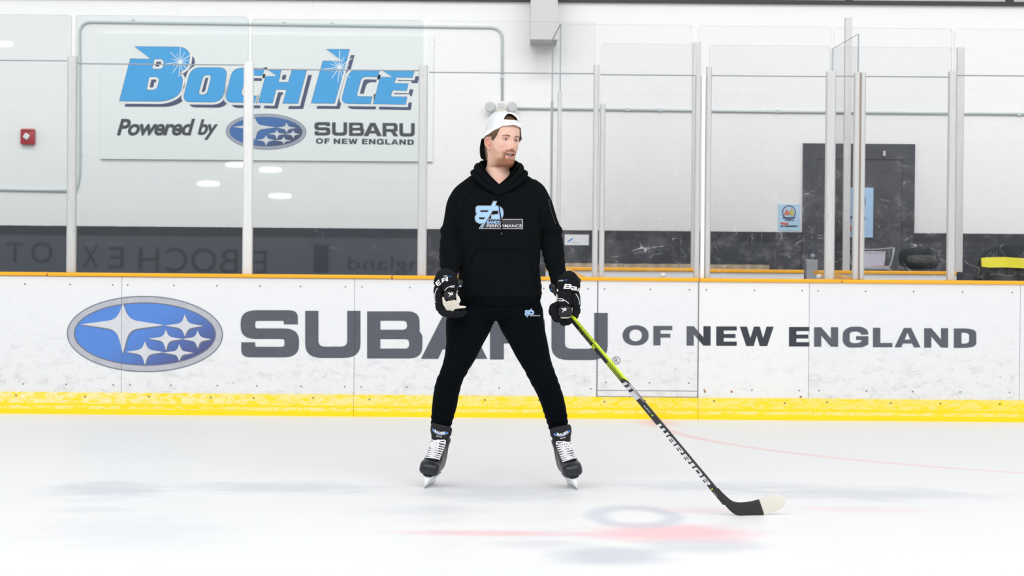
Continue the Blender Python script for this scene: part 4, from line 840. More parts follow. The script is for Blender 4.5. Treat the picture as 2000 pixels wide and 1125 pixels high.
for q4, pts in ((1, [(235, 700, -.078), (280, 850, -.088), (390, 945, -.1)]), (1, [(260, 730, -.048), (370, 900, -.056), (520, 965, -.07)]), (1, [(330, 760, -.025), (500, 920, -.035), (640, 960, -.05)]), (1, [(420, 780, -.01), (600, 920, -.015), (720, 940, -.03)]), (1, [(430, 360, -.1), (490, 480, -.11), (490, 540, -.11)]),
                (0, [(720, 720, -.09), (700, 830, -.104), (640, 930, -.114)]), (0, [(640, 780, -.06), (590, 950, -.08), (490, 1030, -.098)]), (0, [(260, 690, -.094), (235, 830, -.10), (300, 930, -.102)]), (0, [(270, 650, -.07), (180, 735, -.076), (215, 860, -.078)]), (0, [(460, 560, -.108), (468, 700, -.12), (468, 790, -.126)])):
    Zf = (lambda x, y, d: W(835 + x / 11.25, 530 + y / 11.25, d)) if q4 else (lambda x, y, d: W(1060 + x / 10.71, 535 + y / 10.71, d))
    wr = W(873, 566, -.150) if q4 else W(1104, 580, -.08); addc(tube(spline([wr] + [Zf(p[0], p[1], p[2] + (-.078 if q4 else .006)) for p in pts], 4), .0060, 10), SK)    # palm and five fingers inside the glove
bo = body.obj('body', M_SKIN, person, True, cols=True)
# eyes
def eye_col(v, g):
    a = math.degrees(v.angle(g)); return lin(20, 20, 24) if a < 11 else (lin(74, 92, 112) if a < 27 else (lin(50, 56, 66) if a < 31 else lin(218, 208, 204)))
M_EYE = colmat('eye', .12, 0, 0, spec=.6)
for s in (-1, 1):
    V_, F_ = superell((0, 0, 0), (.0127, .0127, .0127), 48, 36, 2.0); g = Vector((.12, -1, -.02)).normalized(); C_ = [Vector(eye_col(v, g)) for v in V_]
    mk('eye', [H(EYP[s] + v) for v in V_], F_, M_EYE, person, True, cols=C_)
# teeth
M_TEETH = plain('teeth', lin(232, 222, 200), .25)
for nm, z0, z1, dy in (('upper_teeth', -.0765, -.0705, .006), ('lower_teeth', -.0865, -.0812, .0075)):
    V_ = []; n = 24
    for zz in (z0, z1):
        for k in range(n + 1):
            x = -.022 + .044 * k / n; f = .0915 - 14 * x * x - .0012 * abs(math.sin(k * math.pi / 3)); V_.append(H((x, -f + dy, zz + 4 * x * x)))
    V_ += [v + (RH @ Vector((0, .003, 0))) for v in V_]; m = n + 1
    F_ = [(k, k + 1, m + k + 1, m + k) for k in range(n)] + [(2 * m + k + 1, 2 * m + k, 3 * m + k, 3 * m + k + 1) for k in range(n)] + [(k + 1, k, 2 * m + k, 2 * m + k + 1) for k in range(n)] + [(m + k, m + k + 1, 3 * m + k + 1, 3 * m + k) for k in range(n)]
    mk(nm, V_, F_, M_TEETH, person, True)
# hair
HA = Vector(lin(76, 56, 40)); HB = Vector(lin(112, 86, 62)); HD = Vector(lin(46, 34, 26))
M_HAIR = colmat('hair', .45, 0, .35, 900)
def strandcol(v, k):
    n = noise.noise(Vector((v.x * 320, v.y * 320, v.z * 40))) ; return HD.lerp(HA, max(0, min(1, .5 + n))) if k else HA.lerp(HB, max(0, min(1, .45 + n)))
def patch(pred, off, name, k, zr, pr_, nz_=70, nphh=120, mat=M_HAIR, amp=.0022):
    grid = {}; V_ = []; F_ = []; C_ = []
    for i in range(nz_ + 1):
        z = zr[0] + (zr[1] - zr[0]) * i / nz_
        for j in range(nphh + 1):
            p = pr_[0] + (pr_[1] - pr_[0]) * j / nphh
            q0 = head_pt(p, z, False); wv = pred(p, z); 
            o_ = off * min(1, wv) + amp * .7 * noise.noise(Vector((q0.x * 260, q0.y * 260, z * 34)))
            q = head_pt(p, z, False, max(-.002, o_) if wv > 0 else -.004); grid[i, j] = len(V_); V_.append(H(q)); C_.append(strandcol(q, k))
    for i in range(nz_):
        for j in range(nphh):
            p = pr_[0] + (pr_[1] - pr_[0]) * (j + .5) / nphh; z = zr[0] + (zr[1] - zr[0]) * (i + .5) / nz_
            if pred(p, z) > 0: F_.append((grid[i, j], grid[i, j + 1], grid[i + 1, j + 1], grid[i + 1, j]))
    return V_, F_, C_
def capz0(p): return interp([(0, .079), (.7, .068), (1.05, .048), (1.57, .022), (2.1, .003), (3.2, -.006)], abs(p))[0]
def hp(p, z):                          # sides, back and temples
    if z > capz0(p) + .002: return 0
    ap = abs(p); d = ap - interp([(-.1, 2.2), (-.05, 1.95), (-.045, 1.24), (-.012, 1.27), (.0, 1.14), (.03, .93), (.06, .80), (.09, .75)], z)[0] + .05 * noise.noise(Vector((p * 9, z * 160, 0)))
    if z < -.045: d = ap - (1.9 if z > -.1 else 2.1)
    if 1.30 < ap < 1.95 and z < .012: return 0
    if ap < 1.32 and z < -.012: return 0
    return max(0, d * 6)
V_, F_, C_ = patch(hp, .0085, 'hair', False, (-.11, .10), (-math.pi, math.pi), 80, 200); n0 = len(V_)
V2, F2, C2 = patch(lambda p, z: 1, .0105, 'hair', False, (.080, .134), (-.72, .42), 50, 90, amp=.003)
ha = MB(); ha.V = V_ + V2; ha.F = F_ + [tuple(i + n0 for i in f) for f in F2]; ha.M = [0] * len(ha.F); ha.C = C_ + C2
rnd = random.Random(5)
for k in range(60):                    # loose locks at temples, nape and the tuft beyond the far temple
    s = rnd.choice((-1, 1)); ph0 = s * rnd.uniform(1.0, 1.22); z0 = capz0(ph0) - rnd.uniform(.002, .02)
    if k % 3 == 0: ph0 = s * rnd.uniform(2.0, 2.7); z0 = rnd.uniform(-.05, 0)
    pth = []
    for j in range(6): pth.append(H(head_pt(ph0 + s * j * .03, z0 - j * rnd.uniform(.005, .0075), False, .0075 + .0004 * j)))
    V_, F_ = tube(pth, [.0016, .0019, .0018, .0014, .001, .0004], 5); c = HA.lerp(HB, rnd.random()) if k % 3 else HD.lerp(HA, rnd.random()); ha.add(V_, F_, 0, c)
for k in range(9):
    a = rnd.uniform(0, 1); b0 = H(head_pt(1.12, .008 + a * .014, False, .004)); d = Vector((.011 + rnd.uniform(-.006, .004), .0, rnd.uniform(-.006, .012)))
    V_, F_ = tube(spline([b0, b0 + d * .6 + Vector((0, 0, -.004)), b0 + d], 3), [.0022, .002, .002, .0016, .0012, .0008, .0004], 5); ha.add(V_, F_, 0, HA)
ha.obj('hair', M_HAIR, person, True, cols=True)
# eyebrows
for s in (-1, 1):
    mbx = MB(); rnd = random.Random(3 + s)
    for k in range(170):
        u = rnd.random(); ax = .0130 + .032 * u; z = .0165 + .0050 * math.sin(math.pi * min(1, u * .8 + .1)) + rnd.uniform(-.0034, .0034) * (1.15 - u)
        phi = math.asin(min(.99, ax / .0765)); q = head_pt(s * phi, z); q.y -= .0006
        q2 = head_pt(s * (phi + .055), z + .0012 - .003 * u); q2.y -= .0010
        mbx.add(*tube([H(q), H((q + q2) / 2 + Vector((0, -.0005, 0))), H(q2)], [.0007, .0008, .0003], 4), 0, Vector(lin(140, 104, 80)))
    mbx.obj('eyebrow', M_HAIR, person, True, cols=True)
# ------------------------------------------------------------------ cap
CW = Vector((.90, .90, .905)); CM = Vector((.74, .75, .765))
t = NT('cap_cloth'); a = t.new('ShaderNodeVertexColor'); a.layer_name = 'Col'; ck = t.new('ShaderNodeTexChecker'); ck.inputs['Scale'].default_value = 330; t.l.new(t.pos(), ck.inputs[0])
t.base(a.outputs[0], .75, 0, .2); t.bump(t.noise(t.pos(), 500, 2), .25, .0015); M_CAPW = t.m
def capz(p): return interp([(0, .079), (.7, .068), (1.05, .048), (1.57, .022), (2.1, .003), (3.2, -.006)], abs(p))[0]
def cap_pt(phi, tt, off=0.0):
    c, s = math.cos(phi), math.sin(phi); zb = capz(phi); zt = .147
    k = math.cos(tt * math.pi / 2) ** .62 * (1 - .02 * math.exp(-((phi + .95) / .22) ** 2) * math.sin(tt * math.pi)); zz = zb + (zt - zb) * math.sin(tt * math.pi / 2) ** .92
    a = .0875 + off; D = (.1030 if c > 0 else .116) + off; S = lambda q: math.copysign(abs(q) ** (2 / 2.15), q)
    return Vector((a * S(s) * k, -D * S(c) * k, zz + off * .3))
def in_open(phi, q): return ((phi + .17) / .50) ** 2 + ((q.z - .1015) / .037) ** 2 < 1 and q.z > .1015
cap = empty('cap', H((0, 0, .1))); finish(cap, person); WL[cap.name] = H((0, 0, .1))
NP, NTt = 300, 110; V_ = []; C_ = []; F_ = []
for i in range(NTt + 1):
    tt = i / NTt * .985
    for j in range(NP):
        p = 2 * math.pi * j / NP - math.pi; q = cap_pt(p, tt, .0006 * noise.noise(Vector((p * 3, tt * 4, 1)))); V_.append(q)
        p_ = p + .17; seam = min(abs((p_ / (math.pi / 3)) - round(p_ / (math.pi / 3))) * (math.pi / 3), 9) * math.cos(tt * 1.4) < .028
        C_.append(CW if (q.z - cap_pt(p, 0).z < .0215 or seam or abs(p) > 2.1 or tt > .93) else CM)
for i in range(NTt):
    for j in range(NP):
        p = 2 * math.pi * (j + .5) / NP - math.pi; q = cap_pt(p, (i + .5) / NTt * .985)
        if in_open(p if abs(p) < math.pi else 0, q): continue
        j2 = (j + 1) % NP; F_.append((i * NP + j, i * NP + j2, (i + 1) * NP + j2, (i + 1) * NP + j))
V_.append(cap_pt(0, .999)); C_.append(CW)
for j in range(NP): F_.append((NTt * NP + j, NTt * NP + (j + 1) % NP, len(V_) - 1))
nV = len(V_); inn = [v * .975 for v in V_]; edge = {}
for f in F_:
    for a, b in zip(f, f[1:] + f[:1]): edge[(a, b)] = 1
F2 = [tuple(i + nV for i in f[::-1]) for f in F_]
for (a, b) in list(edge):
    if (b, a) not in edge: F2.append((b, a, a + nV, b + nV))
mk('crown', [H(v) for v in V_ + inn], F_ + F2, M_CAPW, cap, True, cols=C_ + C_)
M_CW = plain('white_binding', (.90, .90, .905), .6)
mk('band_edge', *tube([H(cap_pt(2 * math.pi * j / 90 - math.pi, .008, -.0008)) for j in range(90)], .0032, 8, (0, 0, 1), None, 2.0, False, True), M_CW, cap, True)
arch = []
for k in range(25):
    a = math.pi * k / 24; phi = -.17 + .50 * math.cos(a); zt_ = .1015 + .037 * math.sin(a)
    lo, hi = 0, 1
    for _ in range(24):
        mid = (lo + hi) / 2
        if cap_pt(phi, mid).z < zt_: lo = mid
        else: hi = mid
    arch.append(H(cap_pt(phi, lo, .0008)))
mk('opening_trim', *tube(arch, .0034, 8), M_CW, cap, True)
for k in range(6):
    p = k * math.pi / 3 - .17
    if k == 0: pth = [H(cap_pt(-.17, .62 + .37 * j / 8, .0008)) for j in range(9)]
    else: pth = [H(cap_pt(p, .12 + .86 * j / 16, .0008)) for j in range(17)]
    mk('seam_tape', *tube(pth, .0022, 6), M_CW, cap, True)
mk('button', *superell(H((0, 0, .1485)), (.007, .007, .004), 14, 8, 2), M_CW, cap, True)
pth = [H(cap_pt(p, .155, .0012)) for p in [-.63 + .92 * k / 12 for k in range(13)]]; mk('snap_strap', *tube(pth, .0026, 6, (0, 0, 1), .006), M_CW, cap, True)
M_BILL = plain('black_bill', (.006, .0065, .008), .7); V_ = []; nu, nv = 24, 12
for side in (0, 1):
    for j in range(nv + 1):
        v = j / nv
        for i in range(nu + 1):
            u = -1 + 2 * i / nu; wd = .083 * (1 - .30 * v ** 3); x = wd * math.sin(u * 1.35) / math.sin(1.35); ln = (1 - .42 * u * u * 1)
            y = .088 * math.sqrt(max(0, 1 - (x / .112) ** 2)) + .036 * v * ln + .012; zz = .012 - .108 * v * ln - .020 * u * u - .012 * v * v
            q = Vector((x, y, zz)); V_.append(H(q + Vector((0, .0035, .001)) * side))
m = (nu + 1) * (nv + 1); F_ = []
for j in range(nv):
    for i in range(nu):
        a = j * (nu + 1) + i; F_ += [(a, a + 1, a + nu + 2, a + nu + 1), (m + a + nu + 1, m + a + nu + 2, m + a + 1, m + a)]
rim = [i for i in range(nu + 1)] + [(j) * (nu + 1) + nu for j in range(1, nv + 1)] + [nv * (nu + 1) + i for i in range(nu - 1, -1, -1)] + [j * (nu + 1) for j in range(nv - 1, 0, -1)]
for a, b in zip(rim, rim[1:] + rim[:1]): F_.append((b, a, m + a, m + b))
mk('bill', V_, F_, M_BILL, cap, True, angle=.7)
# ------------------------------------------------------------------ projecting marks onto cloth
def bvh_of(V, F): return bvhtree.BVHTree.FromPolygons([tuple(v) for v in V], F)
def densify(V, F, L):
    bm = bmesh.new(); vs = [bm.verts.new((v[0], v[1], 0)) for v in V]
    for f in F:
        try: bm.faces.new([vs[i] for i in f])
        except Exception: pass
    for _ in range(5):
        es = [e for e in bm.edges if e.calc_length() > L]
        if not es: break
        bmesh.ops.triangulate(bm, faces=bm.faces[:]); es = [e for e in bm.edges if e.calc_length() > L]
        bmesh.ops.subdivide_edges(bm, edges=es, cuts=1)
    bm.verts.index_update(); V2 = [(v.co.x, v.co.y) for v in bm.verts]; F2 = [tuple(v.index for v in f.verts) for f in bm.faces]; bm.free(); return V2, F2
def onto(tree, V, F, off, L=3.0, dmax=None):
    V, F = densify(V, F, L); out = []; ok = []
    for v in V:
        d = ray(*v).normalized(); h_ = tree.ray_cast(CP, d)
        if h_[0] is None: out.append(Vector()); ok.append(False)
        else: out.append(h_[0] - d * off); ok.append(True)
    F2 = [f for f in F if all(ok[i] for i in f)]
    F2 = [f for f in F2 if max((out[f[a]] - out[f[a - 1]]).length for a in range(len(f))) < .05]
    us = sorted({i for f in F2 for i in f}); mp = {a: b for b, a in enumerate(us)}
    return [out[i] for i in us], [tuple(mp[i] for i in f) for f in F2]
def cord(tree, pts, off, n=8):
    out = []
    for v in spline([Vector((p[0], p[1], 0)) for p in pts], n):
        d = ray(v.x, v.y).normalized(); h_ = tree.ray_cast(CP, d)
        if h_[0] is not None: out.append(h_[0] - d * off)
    return out
# ------------------------------------------------------------------ hoodie
def slab(rows, ex=2.5, seg=40):        # rows: (py, left px, right px, depth centre, half depth)
    rings = []
    for (py, l, r, dc, hd) in rows:
        c = W((l + r) / 2, py, dc); hw = (r - l) / 2 * UPX; rg = []
        for k in range(seg):
            th = 2 * math.pi * k / seg; f = lambda q: math.copysign(abs(q) ** (2 / ex), q)
            rg.append(c + Vector((hw * f(math.cos(th)), hd * f(math.sin(th)), 0)))
        rings.append(rg)
    return loft(rings)
ho = MB()
ho.add(*slab([(337, 930, 1022, .05, .05), (345, 915, 1036, .045, .055), (354, 904, 1047, .03, .068), (364, 896, 1054, .012, .092), (380, 890, 1059, -.005, .12), (405, 888, 1060, -.01, .13), (440, 893, 1056, -.01, .132), (480, 896, 1054, -.01, .130), (520, 896, 1055, -.012, .130), (550, 894, 1057, -.012, .132), (572, 893, 1059, -.01, .135), (581, 896, 1058, -.01, .128)], 2.4))
def limb(pts, seg=22, ex=2.1):
    p = spline([W(x, y, d) for x, y, d, r, r2 in pts], 4); rr = spline([Vector((r * UPX, r2, 0)) for x, y, d, r, r2 in pts], 4)
    return tube(p, [v.x for v in rr], seg, (0, 1, 0), [v.y for v in rr], ex)
AL = [(918, 366, .01, 19, .07), (905, 383, .01, 23, .078), (895, 402, .01, 23, .075), (890, 422, .01, 22, .07), (887, 440, .01, 22, .066), (883, 455, .01, 22.5, .064), (881, 480, -.02, 22.5, .062), (879.5, 505, -.06, 21.5, .058), (877.5, 525, -.10, 18, .05), (876, 543, -.135, 15.5, .042), (875, 552, -.148, 14, .04)]
AR = [(1030, 363, .01, 19, .07), (1044, 378, .01, 23, .078), (1055, 398, .01, 23, .075), (1063, 418, .01, 22, .07), (1069, 437, .01, 22, .066), (1075.5, 455, .01, 22, .064), (1079, 480, .0, 22, .060), (1083.5, 508, -.025, 20.5, .056), (1087.5, 528, -.05, 18, .048), (1090.5, 546, -.07, 16, .042), (1092.5, 555, -.078, 14, .038)]
ho.add(*limb(AL)); ho.add(*limb(AR))
def fold(v, n):
    q = CP; s = (v - CP); k = s.dot(fw); px = 1000 + s.dot(rt) / k * FPX; py = 562.5 - s.dot(up) / k * FPX
    d = .0040 * noise.noise(v * 7) + .0016 * noise.noise(v * 19)
    sl = ss(906, 896, px) + ss(1052, 1062, px); sl = min(1, sl)
    w_ = noise.noise(v * 6) * 9
    lo = sl * ss(440, 500, py); d += lo * (.0020 + .0022 * noise.noise(v * 9)) * math.sin((py + w_ * 1.1 + (px - 975) * (.35 if px > 975 else -.35)) * .42)
    d += sl * ss(440, 447, py) * ss(458, 450, py) * .006
    d -= sl * .004 * gz(py - 461, 3.5)
    tor = (1 - sl); d += tor * ss(380, 500, py) * .004 * math.sin(px * .085 + w_ * .5 + (py - 450) * .02)
    d += tor * .004 * gz(abs(px - 975) - 62, 9) * ss(420, 470, py)
    d += tor * ss(540, 566, py) * .004 * math.sin(px * .11 + py * .1)
    return d
HVt, HFt = remesh(ho, .0065, 6, fold)
hoodie = empty('hoodie', W(975, 460, 0)); finish(hoodie, person)
mk('main_body', HVt, HFt, M_HOOD, hoodie, True); TH_ = bvh_of(HVt, HFt)
# ribbed hem
rib = fabric('black_rib', (.0022, .0034, .0042), (.0036, .0050, .0060), .01, .5, 1400)
V_, F_ = slab([(577, 898, 1057, -.01, .128), (582, 897, 1057, -.01, .130), (588, 899.5, 1055.5, -.01, .128), (594, 902, 1053, -.01, .124), (596, 904, 1051, -.01, .118)], 2.4, 160)
V_ = [v + Vector((0, 0, -.012 * math.cos((v.x - W(975, 0).x) * 7) + .008)) for v in V_]
V_ = [Vector((v.x + .0011 * math.sin(i * 1.9), v.y + .0014 * (1 if i % 2 else -1), v.z)) for i, v in enumerate(V_)]; mk('hem_rib', V_, F_, rib, hoodie, True)
# hood around the neck
def hood_ring(pts, r1, r2, name, mat, tilt=0):
    pth = spline([W(*p) for p in pts] + [W(*pts[0])], 8)[:-1]; n = len(pth)
    rr = [(r1 * (1 + .12 * noise.noise(p * 14))) for p in pth]
    c = sum(pth, Vector()) / n; rings = []
    for i in range(n):
        tg = (pth[(i + 1) % n] - pth[i - 1]).normalized(); out = (pth[i] - c); out = (out - tg * out.dot(tg)); out.z *= .3; out.normalize(); upv = tg.cross(out).normalized()
        if upv.z < 0: upv = -upv
        outl = (out + upv * tilt).normalized(); upl = (upv - out * tilt).normalized(); rg = []
        for k in range(18):
            th = 2 * math.pi * k / 18; rg.append(pth[i] + outl * (r2 * math.cos(th)) + upl * (rr[i] * math.sin(th)))
        rings.append(rg)
    V_, F_ = loft(rings, False, True); return mk(name, V_, F_, mat, hoodie, True)
hood_ring([(975, 372, -.125), (955, 356, -.114), (938, 338, -.075), (930, 327, -.015), (938, 324, .06), (962, 322, .10), (988, 322, .10), (1010, 323, .06), (1019, 328, -.01), (1012, 341, -.075), (996, 358, -.110)], .0190, .012, 'hood', M_HOOD, .25)
hood_ring([(972, 377, -.128), (950, 364, -.120), (931, 346, -.082), (923, 337, -.015), (934, 334, .07), (962, 332, .115), (990, 332, .115), (1014, 334, .07), (1027, 338, -.01), (1019, 349, -.082), (1000, 365, -.118)], .013, .012, 'hood_lower_fold', M_HOOD, .5)
V_, F_ = superell(W(976, 345, .135), (.115, .055, .075), 26, 16, 2.3); V_ = [v + Vector((0, .01 * noise.noise(v * 12), .006 * noise.noise(v * 9))) for v in V_]; mk('hood_back', V_, F_, M_HOOD, hoodie, True)
hood_ring([(975, 364, -.108), (957, 347, -.095), (943, 329, -.055), (938, 319, -.01), (945, 316, .05), (964, 315, .08), (987, 315, .08), (1005, 316, .05), (1012, 321, -.01), (1007, 331, -.055), (993, 348, -.090)], .009, .006, 'hood_lining', M_DEEP, .2)
# seams, pocket, zip, cords
def lineon(tree, pts, wpx, off, mat, name, parent):
    s = spline([Vector((p[0], p[1], 0)) for p in pts], 6); V_, F_ = onto(tree, *stroke([(q.x, q.y) for q in s], wpx), off, 4)
    if F_: return mk(name, V_, F_, mat, parent)
for nm, pts in (('raglan_seam', [(942, 353), (931, 362.6), (917, 377), (908, 391), (905, 402), (905.5, 422), (906.5, 440)]), ('raglan_seam', [(1010, 352), (1022.7, 360), (1034, 372.5), (1044, 385), (1051, 398), (1053, 412), (1053, 440)]), ('sleeve_seam', [(865, 440), (887, 447), (904, 453.5)]), ('sleeve_seam', [(1053, 451), (1072, 446.5), (1092, 440)])):
    lineon(TH_, pts, .75, .0014, M_LINE, nm, hoodie)
M_ZIP = plain('zip_tape', (.018, .018, .02), .3, .4)
lineon(TH_, [(1072, 389), (1073.5, 398), (1076, 410), (1081, 424), (1085, 437)], 1.1, .0022, M_ZIP, 'sleeve_zip', hoodie)
pk = [(933, 487), (980, 488.5), (1028.5, 488), (1042, 540), (1042, 577), (911, 575), (910.5, 531)]
V_, F_ = onto(TH_, *fill([rc([(933, 487), (1028.5, 488), (1042, 540, 8), (1041, 579), (911, 579), (910.5, 531, 8)])]), .006, 5)
nv = len(V_); be = {}
for f in F_:
    for a, b in zip(f, f[1:] + f[:1]): be[(a, b)] = 1
Fs = [(b, a, a + nv, b + nv) for (a, b) in be if (b, a) not in be]; mk('pocket', V_ + [v + Vector((0, .007, 0)) for v in V_], F_ + Fs, M_HOOD, hoodie, True, angle=.6)
lineon(TH_, [(933.5, 489.5), (980, 490.8), (1028, 490.5)], .4, .0072, M_LINE, 'pocket_stitch', hoodie); lineon(TH_, [(933.5, 488), (924, 505), (911.5, 530)], .6, .0072, M_LINE, 'pocket_stitch', hoodie); lineon(TH_, [(1028, 489), (1034, 510), (1041.5, 539)], .6, .0072, M_LINE, 'pocket_stitch', hoodie)
M_CORD = plain('black_cord', (.003, .0035, .004), .9, bump=.4, sc_=200, spec=.1); M_TIP = plain('cord_tip', (.12, .12, .13), .4)
for pts in ([(965, 354), (970, 366), (973.5, 380), (974, 396), (976.5, 415), (979, 432), (980.3, 446), (980, 454)], [(989.5, 357.5), (988.5, 370), (986, 383), (980, 394), (977, 400)]):
    c_ = cord(TH_, pts, .0065); hpts = [c_[0] + Vector((0, -.012, .0))] + c_[3:]
    mk('drawcord', *tube(hpts, .0027, 8), M_CORD, hoodie, True)
c_ = cord(TH_, [(980, 454), (979.8, 459)], .0065, 3); mk('cord_tip', *tube(c_, .0027, 8), M_TIP, hoodie, True)
# chest logo
M_LB = plain('pale_blue_print', lin(158, 196, 236), .5, nz=.05, sc_=30); M_LW = plain('off_white_print', lin(214, 212, 222), .5); M_LG = plain('charcoal_print_cloth', lin(44, 42, 48), .6); M_LD = plain('logo_black', (.004, .004, .005), .6)
def zl(pts): return rc([((840 + p[0] / 7.03,) + (300 + p[1] / 7.03,) + ((p[2] / 7.03,) if len(p) > 2 else ())) for p in pts])
lbB = zl([(650, 722, 60), (842, 722), (872, 660), (908, 660), (890, 722), (950, 722, 50), (1000, 770, 50), (1000, 860, 50), (965, 900, 30), (845, 900), (845, 845), (940, 835, 20), (945, 780, 15), (855, 780), (720, 1015), (693, 1015), (742, 955), (665, 955, 50), (622, 920, 40), (622, 860, 25), (648, 832, 5), (632, 800, 20), (632, 740, 40)])
hB1 = zl([(680, 775), (808, 775), (795, 805), (690, 805, 15)]); hB2 = zl([(665, 872, 12), (760, 872), (745, 905), (672, 905, 15)])
def put(name, VF, off, mat, par, tree, L=2.5):
    V_, F_ = onto(tree, *VF, off, L)
    if F_: return mk(name, V_, F_, mat, par)
logo = empty('chest_logo', W(973, 420, -.14)); finish(logo, hoodie)
def place_logo(par, tree, T, k, off=.0012):
    TT = lambda VF: ([T(v) for v in VF[0]], VF[1])
    put('print_border', TT(merge2(outline(lbB, 1.15), outline(hB1, .9), outline(hB2, .9))), off, M_LW, par, tree, 3 * k)
    put('print_gap', TT(merge2(outline(lbB, .55), outline(hB1, .45), outline(hB2, .45))), off + .0006, M_LD, par, tree, 3 * k)
    put('print_fill', TT(fill([lbB, hB1, hB2])), off + .0010, M_LB, par, tree, 3 * k)
place_logo(logo, TH_, lambda v: v, 1)
bxo = [(950, 428), (1020.5, 428.5), (1020.5, 446.8), (936, 446.5), (947, 428.5)]
put('banner_border', outline(bxo, .55), .0016, M_LW, logo, TH_); put('banner', fill([bxo]), .0012, M_LG, logo, TH_)
put('banner_text', text2d('BANDO', 951, 431, 979, 437.2, 0, .03, 1.0), .0026, M_LB, logo, TH_, 4); put('banner_text', text2d('PERFORMANCE', 950.8, 438.2, 1019, 444, 0, .012, 1.0), .0026, M_LW, logo, TH_, 4)
# ------------------------------------------------------------------ trousers
tr = MB()
tr.add(*slab([(572, 902, 1052, -.005, .11), (590, 899, 1056, -.005, .118), (603, 890, 1059.5, -.005, .12), (615, 882, 1062, 0, .115), (622, 885, 1058, 0, .10)], 2.5))
LL = [(600, 880, 968, 0, .112), (625, 871, 967, 0, .11), (645, 870.5, 958.5, -.005, .105), (670, 871.5, 945, -.015, .10), (695, 869, 932.5, -.03, .092), (720, 862, 917, -.04, .084), (745, 851.5, 903.5, -.03, .078), (770, 846, 896.5, -.01, .074), (794, 843.5, 892, .01, .072), (819, 842, 885, .03, .066), (834, 842, 880.5, .045, .060), (848, 851, 881, .065, .048)]
RL = [(600, 970, 1060, 0, .112), (625, 970, 1062, 0, .11), (645, 978, 1065, -.005, .105), (670, 993, 1070, -.015, .10), (695, 1006, 1074.5, -.03, .092), (720, 1022, 1081.5, -.04, .084), (745, 1035.5, 1091, -.03, .078), (770, 1048.5, 1099.5, -.01, .074), (794, 1057.5, 1105, .01, .072), (819, 1066, 1109, .03, .066), (838, 1072, 1111.5, .045, .060), (852, 1078, 1113.5, .065, .048)]
tr.add(*slab(LL, 2.2)); tr.add(*slab(RL, 2.2))
def pfold(v, n):
    s = (v - CP); k = s.dot(fw); px = 1000 + s.dot(rt) / k * FPX; py = 562.5 - s.dot(up) / k * FPX
    d = .0022 * noise.noise(v * 8) + .0009 * noise.noise(v * 21); w_ = noise.noise(v * 5) * 8; sg = 1 if px > 970 else -1
    d += .0014 * ss(700, 730, py) * ss(775, 750, py) * math.sin((py + w_ + sg * (px - 970) * .25) * .33)
    d += .0018 * ss(795, 815, py) * math.sin((py + w_ * .7) * .55)
    r = math.hypot(px - 968, (py - 628)); a = math.atan2(py - 628, px - 968); d += .0012 * ss(110, 35, r) * math.sin(a * 11)
    return d
TV, TF = remesh(tr, .0065, 6, pfold); trs = empty('trousers', W(972, 700, 0)); finish(trs, person); mk('cloth', TV, TF, M_PANT, trs, True); TT_ = bvh_of(TV, TF)
lg = empty('hip_logo', W(1040, 611, -.12)); finish(lg, trs)
kk = 19 / 58.0; place_logo(lg, TT_, lambda v: (1025 + (v[0] - 928) * .33, 603 + (v[1] - 393.5) * .33), .5, .0008)
put('banner_text', text2d('BANDO', 1034, 612.2, 1042, 614.6, 0, .02), .0024, M_LB, lg, TT_, 3); put('banner_text', text2d('PERFORMANCE', 1034.5, 615.2, 1055, 617.6, 0, .02), .0024, M_LW, lg, TT_, 4)
for s_, pts in ((0, [(846, 800), (845, 815), (846, 828)]), (1, [(1103, 770), (1107, 800), (1110, 830)])):
    lineon(TT_, pts, .5, .0012, M_LINE, 'side_seam', trs)
# ================================================================== gloves
M_GLV = fabric('glove_nylon', (.0085, .0095, .0110), (.0150, .0165, .0180), .05, .5, 700); M_GLV2 = plain('glove_shine', (.012, .012, .0145), .45, spec=.35); M_PALM = plain('palm_leather', lin(214, 208, 194), .7, nz=.12, sc_=60, bump=.3); M_GW = plain('glove_white_print', (.86, .86, .87), .5); M_GB = plain('glove_blue_print', lin(30, 100, 190), .5)
def Z4(x, y, d=0.0): return W(835 + x / 11.25, 530 + y / 11.25, d)
def Z5(x, y, d=0.0): return W(1060 + x / 10.71, 535 + y / 10.71, d)
def padc(Z, k, x, y, d, rx, ry, rd, ang=0.0, ex=2.5):
    V_, F_ = superell((0, 0, 0), (rx / k * UPX, rd, ry / k * UPX), 22, 14, ex); R = Matrix.Rotation(math.radians(ang), 4, 'Y'); c = Z(x, y, d); return [c + R @ v for v in V_], F_
def finger(Z, pts, r, name, par, mat=None):
    mbx = MB(); p = [Z(*q) for q in pts]
    for i in range(len(p) - 1):
        a, b = p[i], p[i + 1]; q = spline([a, (a + b) / 2, b], 4); n = len(q)
        e = (b - a).normalized() * r * .35; q[0] = q[0] - e; q[-1] = q[-1] + e
        mbx.add(*tube(q, [r * (.55 if j in (0, n - 1) else (.93 if j in (1, n - 2) else 1.04)) * (1 - .05 * i) for j in range(n)], 16, (0, 1, 0), None, 2.6))
    V_, F_ = remesh(mbx, .0026, 2, lambda v, n: .0007 * noise.noise(v * 160)); return mk(name, V_, F_, mat or M_GLV, par, True)
def rm(parts, name, par, mat, vox=.003, sm=2, amp=.0008):
    m = MB()
    for VF in parts: m.add(*VF)
    V_, F_ = remesh(m, vox, sm, lambda v, n: amp * noise.noise(v * 120)); mk(name, V_, F_, mat, par, True); return V_, F_
